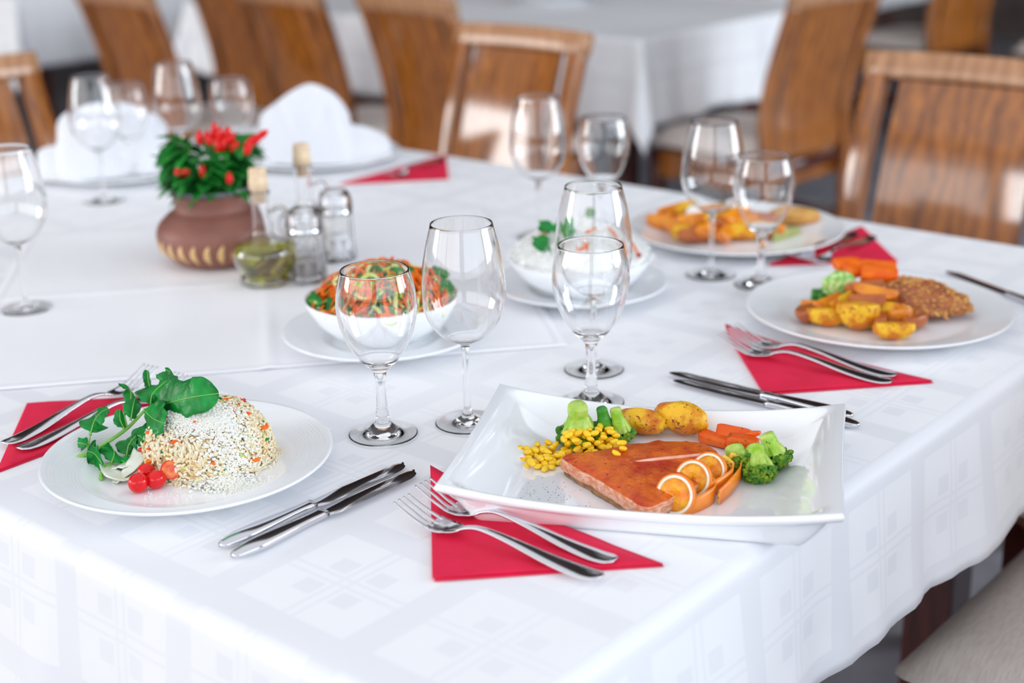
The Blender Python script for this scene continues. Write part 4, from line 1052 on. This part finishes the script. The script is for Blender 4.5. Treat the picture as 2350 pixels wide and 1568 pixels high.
# ================================================================== farthest plate: wedges, pale chicken, cream
rn = random.Random(77); gF = 'golden potato wedges on the farthest plate'
wl = [('leftmost wedge of the farthest plate, curved brown', 1535, 520, .012, 0), ('wedge standing at the upper left of the farthest heap', 1562, 500, .020, .010), ('bright wedge at the front left of the farthest heap', 1565, 528, .014, .002),
      ('front wedge left of the tall glass stem on the farthest plate', 1600, 548, .012, 0), ('orange wedge behind the front ones, left of the stem', 1595, 520, .022, .012), ('flat wedge seen through the bottom of the tall glass', 1632, 512, .026, .014),
      ('front wedge right of the tall glass stem', 1662, 548, .012, 0), ('middle wedge right of the tall glass stem', 1668, 520, .022, .010), ('upright wedge between the two glasses on the farthest plate', 1682, 510, .026, .016),
      ('long low wedge at the front centre of the farthest plate', 1706, 545, .010, 0), ('brown wedge behind the long low one', 1708, 522, .018, .006), ('small wedge seen through the short glass on the farthest plate', 1745, 510, .020, .006), ('wedge under the short glass bowl, right part of the heap', 1760, 535, .012, 0), ('short brown wedge at the very front left of the farthest heap', 1580, 545, .010, 0), ('golden wedge filling the middle of the farthest heap', 1635, 535, .018, .004), ('thin orange wedge at the back of the farthest heap', 1648, 490, .028, .014), ('golden wedge between cream dollop and leftmost wedge', 1548, 498, .018, .008)]
for k, (lb, x, y, h, lf) in enumerate(wl):
    wedge(lb, x, y, h, rn.uniform(.028, .036), .0155, .018, TH + rn.uniform(-.9, 1.3), 40 + k, (SPUDO, SPUD, SPUDO, SPUDD)[k % 4], z0=M0, lift=lf, group=gF)
potato('pale fried chicken piece at the right end of the farthest plate', 1822, 506, .012, (.040, .022, .013), TH - .25, 60, CHICKP, cat='chicken', name='fried_chicken', z0=M0)
vs, fs = blob(.020, .016, .013, .2, 2, 9, 3); q = at(1602, 497, .030); b = MB(); b.add(vs, fs); tag(b.build('cream_dollop', mat('sour_cream', (.93, .92, .88), rough=.4), loc=(q.x, q.y, M0 + .030)), 'white dollop of cream on the farthest potato wedges', 'cream')
for k, (x, y, lb) in enumerate([(1662, 478, 'herb sprig behind the tall glass on the farthest plate'), (1598, 480, 'small green herb beside the white cream dollop')]):
    o = leaf('herb_leaf', [at(x - 14, y + 8, .034), at(x, y, .040), at(x + 16, y + 4, .038)], .007, None, 2, seed=70 + k, m=LEAF, sidev=VS); tag(o, lb, 'herb')
o = leaf('lettuce_leaf', [at(1770, 552, .010), at(1800, 540, .012), at(1840, 530, .010)], .010, None, 2, seed=75, m=mat('dull_lettuce', (.25, .28, .06), (.36, .36, .10), 40, .5), sidev=VS); tag(o, 'dull green lettuce leaf under the pale fried chicken', 'lettuce')

# ================================================================== carrot and zucchini salad
def strands(name, label, cat, c, r, hgt, n, m, seed, wd=.0016, th=.0009, ln=.035, curl=1.0, z0=0, skew=0):
    rn = random.Random(seed); b = MB()
    for k in range(n):
        a = rn.uniform(0, 2 * PI); q = math.sqrt(rn.random()) * .98; x, y = q * r * math.cos(a), q * r * math.sin(a)
        z = z0 + hgt * (1 - q * q) ** .8 + rn.uniform(-.007, .004); hd = rn.uniform(0, 2 * PI); cv = rn.uniform(-1, 1) * 70 * curl; pts = []; L = ln * rn.uniform(.6, 1.3); st = 10
        px_, py_ = x, y
        for i in range(st):
            hd += cv * L / st; px_ += math.cos(hd) * L / st; py_ += math.sin(hd) * L / st
            qq = min(1.0, math.hypot(px_, py_) / r)
            if qq >= .96: px_ *= .955 / qq; py_ *= .955 / qq; qq = .955
            zz = z0 + hgt * (1 - qq * qq) ** .8 + (z - (z0 + hgt * (1 - q * q) ** .8)) + .003 * math.sin(i * .9 + k)
            pts.append((c.x + px_, c.y + py_, zz))
        s_ = rn.uniform(.7, 1.25); b.sweep(pts, wd * s_, th * s_, n=6)
    return tag(b.build(name, m), label, cat, kind='stuff')
BZ = T + .0048 + .0046 + .040
b = MB(); b.lathe([(0, .036), (.03, .032), (.055, .019), (.072, .003), (.079, -.004), (.05, -.02), (0, -.028)], 40); tag(b.build('salad_greens', mat('salad_mix', (.02, .16, .015), (.30, .42, .05), 60, .5, .003, 90), loc=(SS.x, SS.y, BZ)), 'green leaf base filling the white bowl under the vegetable shreds', 'salad greens', kind='stuff')
strands('carrot_shreds', 'orange carrot shreds heaped in the white salad bowl', 'carrot', SS, .083, .048, 210, CARROT, 1, .0020, .0010, .048, z0=BZ)
strands('zucchini_shreds', 'pale green zucchini strips tangled with the carrot shreds', 'zucchini', SS, .081, .047, 110, ZUC, 2, .0028, .0008, .060, z0=BZ)
strands('dark_green_shreds', 'dark green shreds scattered through the carrot salad', 'greens', SS, .082, .045, 100, LEAF, 3, .0038, .0007, .036, z0=BZ)
for k, (pts, lb) in enumerate([([(960, 640, .075), (990, 625, .082), (1028, 632, .078)], 'dark green leaf seen through the tall wine glass at the right of the carrot salad'), ([(975, 672, .062), (1005, 655, .070), (1040, 660, .066)], 'lower green leaf hanging at the right rim of the carrot salad bowl'),
        ([(700, 700, .056), (715, 690, .062), (735, 700, .060)], 'green leaf at the left rim of the carrot salad bowl'), ([(905, 640, .088), (925, 622, .094), (950, 630, .090)], 'dark green leaf at the right shoulder of the salad heap')]):
    o = leaf('salad_leaf', [at(*p) for p in pts], .008 if k in (0, 3) else .009, None, 2, seed=80 + k, m=LEAF, sidev=VS, tilt=.3); tag(o, lb, 'leaf')

# ================================================================== white grated salad
WZ = T + .0030 + .0046 + .043
b = MB(); b.lathe([(0, .041), (.03, .036), (.055, .026), (.078, .010), (.090, .001), (.060, -.02), (0, -.028)], 48); rn = random.Random(4)
for v in b.v: v += Vector(v).normalized() * .002 * nz(v, 60)
for k in range(1500):
    a = rn.uniform(0, 2 * PI); q = math.sqrt(rn.random()); r_ = q * .093; z = .042 * (1 - q * q) ** .8 + rn.uniform(-.002, .003); L = rn.uniform(.003, .009); hd = rn.uniform(0, 6.3); x, y = r_ * math.cos(a), r_ * math.sin(a)
    d = Vector((math.cos(hd) * L / 2, math.sin(hd) * L / 2, rn.uniform(-.3, .3) * L / 2)); b.sweep([Vector((x, y, z)) - d, Vector((x, y, z)) + d], .0009, .0008, n=5)
tag(b.build('grated_white_cheese', mat('white_cheese', (.93, .94, .93), (.90, .91, .88), 60, .6), loc=(WS.x, WS.y, WZ)), 'heap of grated white cheese filling the second salad bowl', 'cheese', kind='stuff')
def wsp(px, py, up=.004):
    """point on the cheese heap seen at a pixel"""
    for h in [.10 - .001 * i for i in range(70)]:
        p = at(px, py, h); q = math.hypot(p.x - WS.x, p.y - WS.y) / .093
        if q < 1 and p.z < WZ + .042 * (1 - q * q) ** .8 + up: return p
    return at(px, py, .055)
for k, (pl, lb) in enumerate([([(1315, 565), (1320, 572), (1340, 566), (1350, 556)], 'orange carrot strip in the middle of the white salad, seen in the short glass'), ([(1335, 555), (1342, 565), (1347, 576)], 'short orange carrot strip pointing down in the middle of the white salad'),
        ([(1343, 535), (1355, 527), (1372, 524)], 'orange carrot strip near the top of the white salad'), ([(1396, 519), (1410, 530), (1424, 546)], 'orange carrot strip right of the top of the white salad'),
        ([(1440, 552), (1452, 560), (1458, 570), (1464, 584)], 'orange carrot strip at the right edge of the white salad'), ([(1232, 545), (1243, 540), (1252, 534)], 'small yellow-orange strip between the green leaves of the white salad')]):
    b = MB(); b.sweep(spline([wsp(*p, up=.006) for p in pl], 12), [.001 + .0016 * math.sin(PI * i / 11) for i in range(12)], .0011, n=8); tag(b.build('carrot_strip', CARROT), lb, 'carrot')
for k, (pl, w_, lb) in enumerate([([(1232, 572), (1243, 558), (1252, 540)], .011, 'lower left parsley leaf on the white salad'), ([(1246, 535), (1254, 520), (1262, 508)], .009, 'upper left parsley leaf on the white salad'),
        ([(1288, 545), (1292, 520), (1296, 494)], .011, 'tall parsley leaf on the white salad inside the wine glass'), ([(1350, 500), (1352, 488), (1352, 476)], .007, 'small leaf at the very top of the white salad')]):
    pts = [wsp(pl[0][0], pl[0][1], .006)]; base = pts[0]
    for x, y in pl[1:]:
        d = at(x, y, .05) - CAM; tt = (base - CAM).length / d.length; pts.append(CAM + d * (FW.dot(base - CAM) / FW.dot(d)))
    o = leaf('parsley_leaf', pts, w_, None, 2, seed=90 + k, m=LEAF2, sidev=tuple(RT), start=0, tilt=.2); tag(o, lb, 'parsley')
q = wsp(1466, 586, .006); vs, fs = ico(2); b = MB(); b.add([v * .0035 for v in vs], fs); tag(b.build('red_berry', mat('dark_red_berry', (.42, .05, .01), rough=.3), loc=q), 'tiny dark red berry at the right edge of the white salad', 'berry')

# ================================================================== clay pot with the pepper plant
PP = Vector((-1.058, .640, T + .0035))
t = thing('clay_pot', 'round brown clay pot with ochre dashes holding the red pepper plant', 'pot', PP)
pr = spline([(0, 0), (.046, 0), (.062, .008), (.076, .024), (.081, .040), (.077, .056), (.064, .070), (.0545, .077), (.0520, .084), (.0530, .094), (.0555, .100)], 60)
pr = [(max(0, r), z) for r, z in pr] + [(.0550, .1015), (.0520, .1005), (.0490, .092), (.049, .07), (0, .065)]
b = MB(); b.lathe(pr, 96); b.build('body', CLAY, t)
b = MB(); b.lathe([(.0480, .088), (.0500, .101), (.0520, .1062), (.0534, .1085), (.0545, .1075), (.0535, .1025), (.0522, .1015)], 72); b.build('liner_rim', GREYP, t)
b = MB(); b.lathe([(0, .097), (.03, .098), (.049, .094)], 40); b.build('soil', SOIL, t)
ca = math.atan2(CAM.y - PP.y, CAM.x - PP.x)
for k in range(11):
    a = ca - 1.35 + k * .245; pts = []
    for i in range(9):
        z = .011 + .030 * i / 8; r_ = [q for q in pr[:60] if q[1] <= z][-1][0]; aa = a - .05 * math.sin(PI * i / 8); pts.append((r_ * math.cos(aa), r_ * math.sin(aa), z))
    b = MB(); b.sweep(pts, [.0010 + .0036 * math.sin(PI * i / 8) for i in range(9)], [.0008 + .0016 * math.sin(PI * i / 8) for i in range(9)], side=(-math.sin(a), math.cos(a), 0), n=10); b.build('raised_dash', CREAM, t)
t = thing('pepper_plant', 'bushy ornamental pepper plant with red upright peppers growing in the clay pot', 'plant', (PP.x, PP.y, PP.z + .097))
rn = random.Random(21); b = MB(); lb_ = MB(); top = MB()
def leafm(mb, base, d, L, wd, droop, rn):
    d = d.normalized(); sd = d.cross(Z); sd = sd.normalized() if sd.length > .05 else Vector((1, 0, 0)); P = []; n = 9; p = Vector(base); 
    for i in range(n):
        u = i / (n - 1); w_ = wd * (math.sin(PI * u ** .8) ** .9) + .0004; nn = sd.cross(d); P.append([p - sd * w_ + nn * w_ * .25, p, p + sd * w_ + nn * w_ * .25]); d = (d - Z * droop / n).normalized(); p = p + d * L / n
    mb.grid(P)
for k in range(16):
    a = 2 * PI * k / 16 + rn.uniform(-.2, .2); r0 = rn.uniform(.0, .03); r1 = rn.uniform(.02, .058); h1 = rn.uniform(.04, .082)
    pts = spline([(r0 * math.cos(a), r0 * math.sin(a), 0), ((r0 + r1) / 2 * math.cos(a), (r0 + r1) / 2 * math.sin(a), h1 * .6), (r1 * math.cos(a), r1 * math.sin(a), h1)], 12); b.sweep(pts, [.0016 * (1 - .5 * i / 11) for i in range(12)], .0012, n=6)
    for j in range(11):
        q = Vector(pts[rn.randint(2, 11)]); aa = a + rn.uniform(-1.4, 1.4); leafm(lb_, q, Vector((math.cos(aa), math.sin(aa), rn.uniform(-.1, .7))), rn.uniform(.036, .062), rn.uniform(.0080, .0140), rn.uniform(.4, 1.5), rn)
b.build('stems', STEM, t); lb_.build('foliage', LEAF, t, solid=.0004)
def pepper(px, py, L, r, ax, m=PEPPER):
    c = PP + Vector((0, 0, .0)); best = None
    d = at(px, py, .1) - CAM; k = FW.dot(Vector((c.x, c.y, T + .15)) - CAM) / FW.dot(d); q = CAM + d * (k * .975); q = q - t.location
    b = MB(); ax = Vector(ax).normalized(); n = 10; b.sweep([q + ax * L * (i / 9 - .5) for i in range(n)], [r * math.sin(PI * min(.97, (.12 + .88 * i / 9))) ** .6 for i in range(n)], [r * math.sin(PI * min(.97, (.12 + .88 * i / 9))) ** .6 for i in range(n)], n=12); b.build('pepper', m, t)
for x, y, L, ax in [(458, 315, .020, (0, 0, 1)), (492, 300, .024, (.1, 0, 1)), (478, 318, .022, (-.3, 0, 1)), (505, 312, .026, (.2, 0, 1)), (515, 330, .022, (.4, .2, 1)), (498, 330, .022, (-.2, .2, 1)), (530, 318, .020, (.7, .3, 1)), (538, 335, .018, (.8, .3, .7)),
        (522, 305, .018, (.1, .1, 1)), (575, 325, .026, (.7, .5, .9)), (590, 318, .024, (.7, .6, .9)), (570, 340, .020, (.4, .4, 1)), (603, 308, .018, (.8, .6, .7)), (465, 392, .016, (0, 0, 1)), (526, 408, .016, (0, 0, 1)), (408, 396, .012, (-.3, 0, 1)), (426, 396, .013, (.9, .5, .4))]:
    pepper(x, y, L, .0052, ax)

# ================================================================== bottles and shakers
def bottle(label, px, py, fill, world=None):
    p = world if world is not None else at(px, py); p.z = T + .0042
    t = thing('oil_bottle', label, 'bottle', p, TH)
    out = spline([(.031, 0), (.034, .003), (.0335, .009), (.0310, .014), (.0345, .021), (.0405, .032), (.0410, .044), (.0350, .054), (.0215, .061), (.0145, .068), (.0122, .082), (.0116, .105), (.0124, .118), (.0145, .124)], 60)
    inn = [(max(0, r - .0022), z) for r, z in out if z > .0045][::-1] + [(.02, .0040), (0, .0040)]
    b = MB(); b.lathe([(0, .0012), (.02, .0008)] + out + [(.0140, .1255), (.0125, .1255)] + inn, 64); b.build('glass_body', GLASS, t, out=True)
    if fill:
        f = [(max(0, r - .0025), z) for r, z in out if .005 < z < fill]; b = MB(); b.lathe([(0, .0048)] + f + [(f[-1][0] - .0005, fill), (0, fill)], 64); b.build('oil', OIL, t, weld=True, out=True)
    b = MB(); b.lathe([(0, .110), (.0085, .1105), (.0096, .128), (.0125, .1285), (.0128, .139), (.0120, .1400), (.0118, .154), (.0110, .156), (0, .156)], 40); b.build('cork', CORK, t, weld=True)
    b = MB(); pts = spline([(.0125, 0, .098), (.024, 0, .104), (.0335, 0, .098), (.0345, 0, .082), (.0300, 0, .066), (.0250, 0, .0595)], 30); b.sweep(pts, .0036, .0030, n=14); b.build('handle', GLASS, t, out=True)
    return t
bottle('glass bottle of yellow-green oil with a cork, in front of the clay pot', 611, 655, .052)
bottle('second corked glass bottle standing behind the glass shakers', 700, 560, 0, at(692, 360, .142))
def shaker(label, p, fillm, fh):
    t = thing('shaker', label, 'shaker', (p.x, p.y, T + .0042), TH + .2)
    prof = [(0, .0010), (.019, .0005), (.0255, .002), (.0268, .006), (.0250, .030), (.0238, .062), (.0225, .068), (.0220, .070), (.0195, .070), (.0200, .066), (.0208, .060), (.0215, .030), (.0215, .008), (.017, .006), (0, .006)]
    b = MB(); n = 48; P = []
    for r, z in prof:
        row = []
        for j in range(n):
            a = 2 * PI * j / n; w8 = math.cos(PI / 8) / math.cos((a % (PI / 4)) - PI / 8); kk = w8 if .004 < z < .064 and r > .018 else 1; row.append((r * kk * math.cos(a), r * kk * math.sin(a), z))
        P.append(row)
    b.grid(P, closed_v=True); b.build('glass_body', GLASS, t, out=True)
    b = MB(); b.lathe([(0, .0064), (.0180, .0068), (.0205, .010), (.0205, fh), (0, fh + .002)], 32); b.build('contents', fillm, t)
    b = MB(); b.lathe(spline([(.0228, .0668), (.0240, .070), (.0242, .082), (.0225, .092), (.0170, .1005), (.0080, .1035), (0, .104)], 30) + [(0, .101), (.016, .098), (.0205, .09), (.0215, .072), (.0228, .0668)], 48); b.build('cap', GLASS, t, out=True)
    b = MB(); b.lathe([(.0205, .0705), (.0210, .0775), (.0185, .0785), (.0180, .0705)], 32); b.build('collar', STEEL, t, out=True)
    return t
shaker('faceted glass pepper shaker between the oil bottle and the carrot salad', at(708, 652), mat('ground_pepper_fill', (.16, .14, .14), (.40, .37, .36), 700, .9), .030)
shaker('faceted glass salt shaker behind the pepper shaker', at(777, 603), mat('salt_fill', (.90, .90, .92), (.80, .80, .84), 700, .9), .034)

# ================================================================== folded cloth napkins on the far plates
def folded(name, label, ridge, base_y, plate, zb, seed, thick=.055, folds=()):
    """soft folded cloth: its ridge height follows the profile across the plate, the front bulges towards the room"""
    N, Mv = 90, 34; P = []
    fwd = Vector((CAM.x - plate.x, CAM.y - plate.y, 0)).normalized(); rgt = Vector((-fwd.y, fwd.x, 0)); c = Vector((plate.x, plate.y, 0))
    def xz(px, py):
        d = FW + RT * ((px - 1175) / FPX) - UP * ((py - 784) / FPX); k = (c - Vector((CAM.x, CAM.y, 0))).dot(fwd) / Vector((d.x, d.y, 0)).dot(fwd); p = CAM + d * k; return ((p - c).dot(rgt), p.z)
    rd = [xz(*r) for r in ridge]
    for i in range(N + 1):
        u = i / N; s_, H = spline(rd, N + 1)[i]; row = []; H = max(H - zb, .010); e = math.sin(PI * min(1, max(0, u))) ** .55
        for j in range(Mv + 1):
            v = -1 + 2 * j / Mv; av = abs(v)
            h = H * (1 - av ** 1.7); dep = thick * v * e * (.35 + .65 * av)
            hb = h / (H + 1e-6); fo = sum(A * math.exp(-((s_ - x0 - sl * h) / w_) ** 2) * hb * (1 if v > 0 else .3) for x0, sl, w_, A in folds)
            q = c + rgt * s_ + fwd * (dep + fo) + fwd * .003 * nz((s_ * 1.0, h, v), 30, seed) * (1 if v > 0 else 0)
            row.append((q.x, q.y, zb + h + .0012))
        P.append(row)
    b = MB(); b.grid(P); o = b.build(name, PLAIN, solid=.0020, sub=1); return tag(o, label, 'napkin', 'white cloth napkins standing on the far plates')
zN = T + .0015 + .0048
folded('cloth_napkin', 'white folded cloth napkin with a high rounded peak, right of the pepper plant',
       [(598, 300), (601, 266), (640, 232), (680, 205), (712, 194), (748, 204), (778, 228), (800, 262), (806, 286), (835, 292), (868, 304), (892, 320), (897, 345)], 375, N2, zN, 1, .075, [(-.055, .55, .010, .010), (-.02, -.5, .008, -.008), (.05, -.2, .012, .010)])
folded('cloth_napkin', 'white folded cloth napkin behind the glasses at the left',
       [(86, 372), (88, 350), (110, 338), (130, 332), (133, 285), (150, 262), (180, 248), (230, 236), (290, 238), (340, 256), (378, 286), (376, 300), (352, 345)], 400, N1, zN, 2, .060, [(-.06, .3, .010, .012), (.02, .4, .012, .010), (-.01, -.4, .008, -.008)])

# small things on the second table
def napk2(p, lb, rz):
    b = MB(); b.box(-.09, .09, -.04, .04, 0, .003, TR((0, 0, 0), rz)); tag(b.build('paper_napkin', RED, smooth=False, bevel=.001, loc=(p.x, p.y, T + .0015)), lb, 'napkin')
napk2(at(1712, -12), 'red paper napkin on the second table at the top edge of the photo', .3)
plate1('dinner_plate', 'white plate on the second table at the top edge of the photo', at(1270, 8), .14)
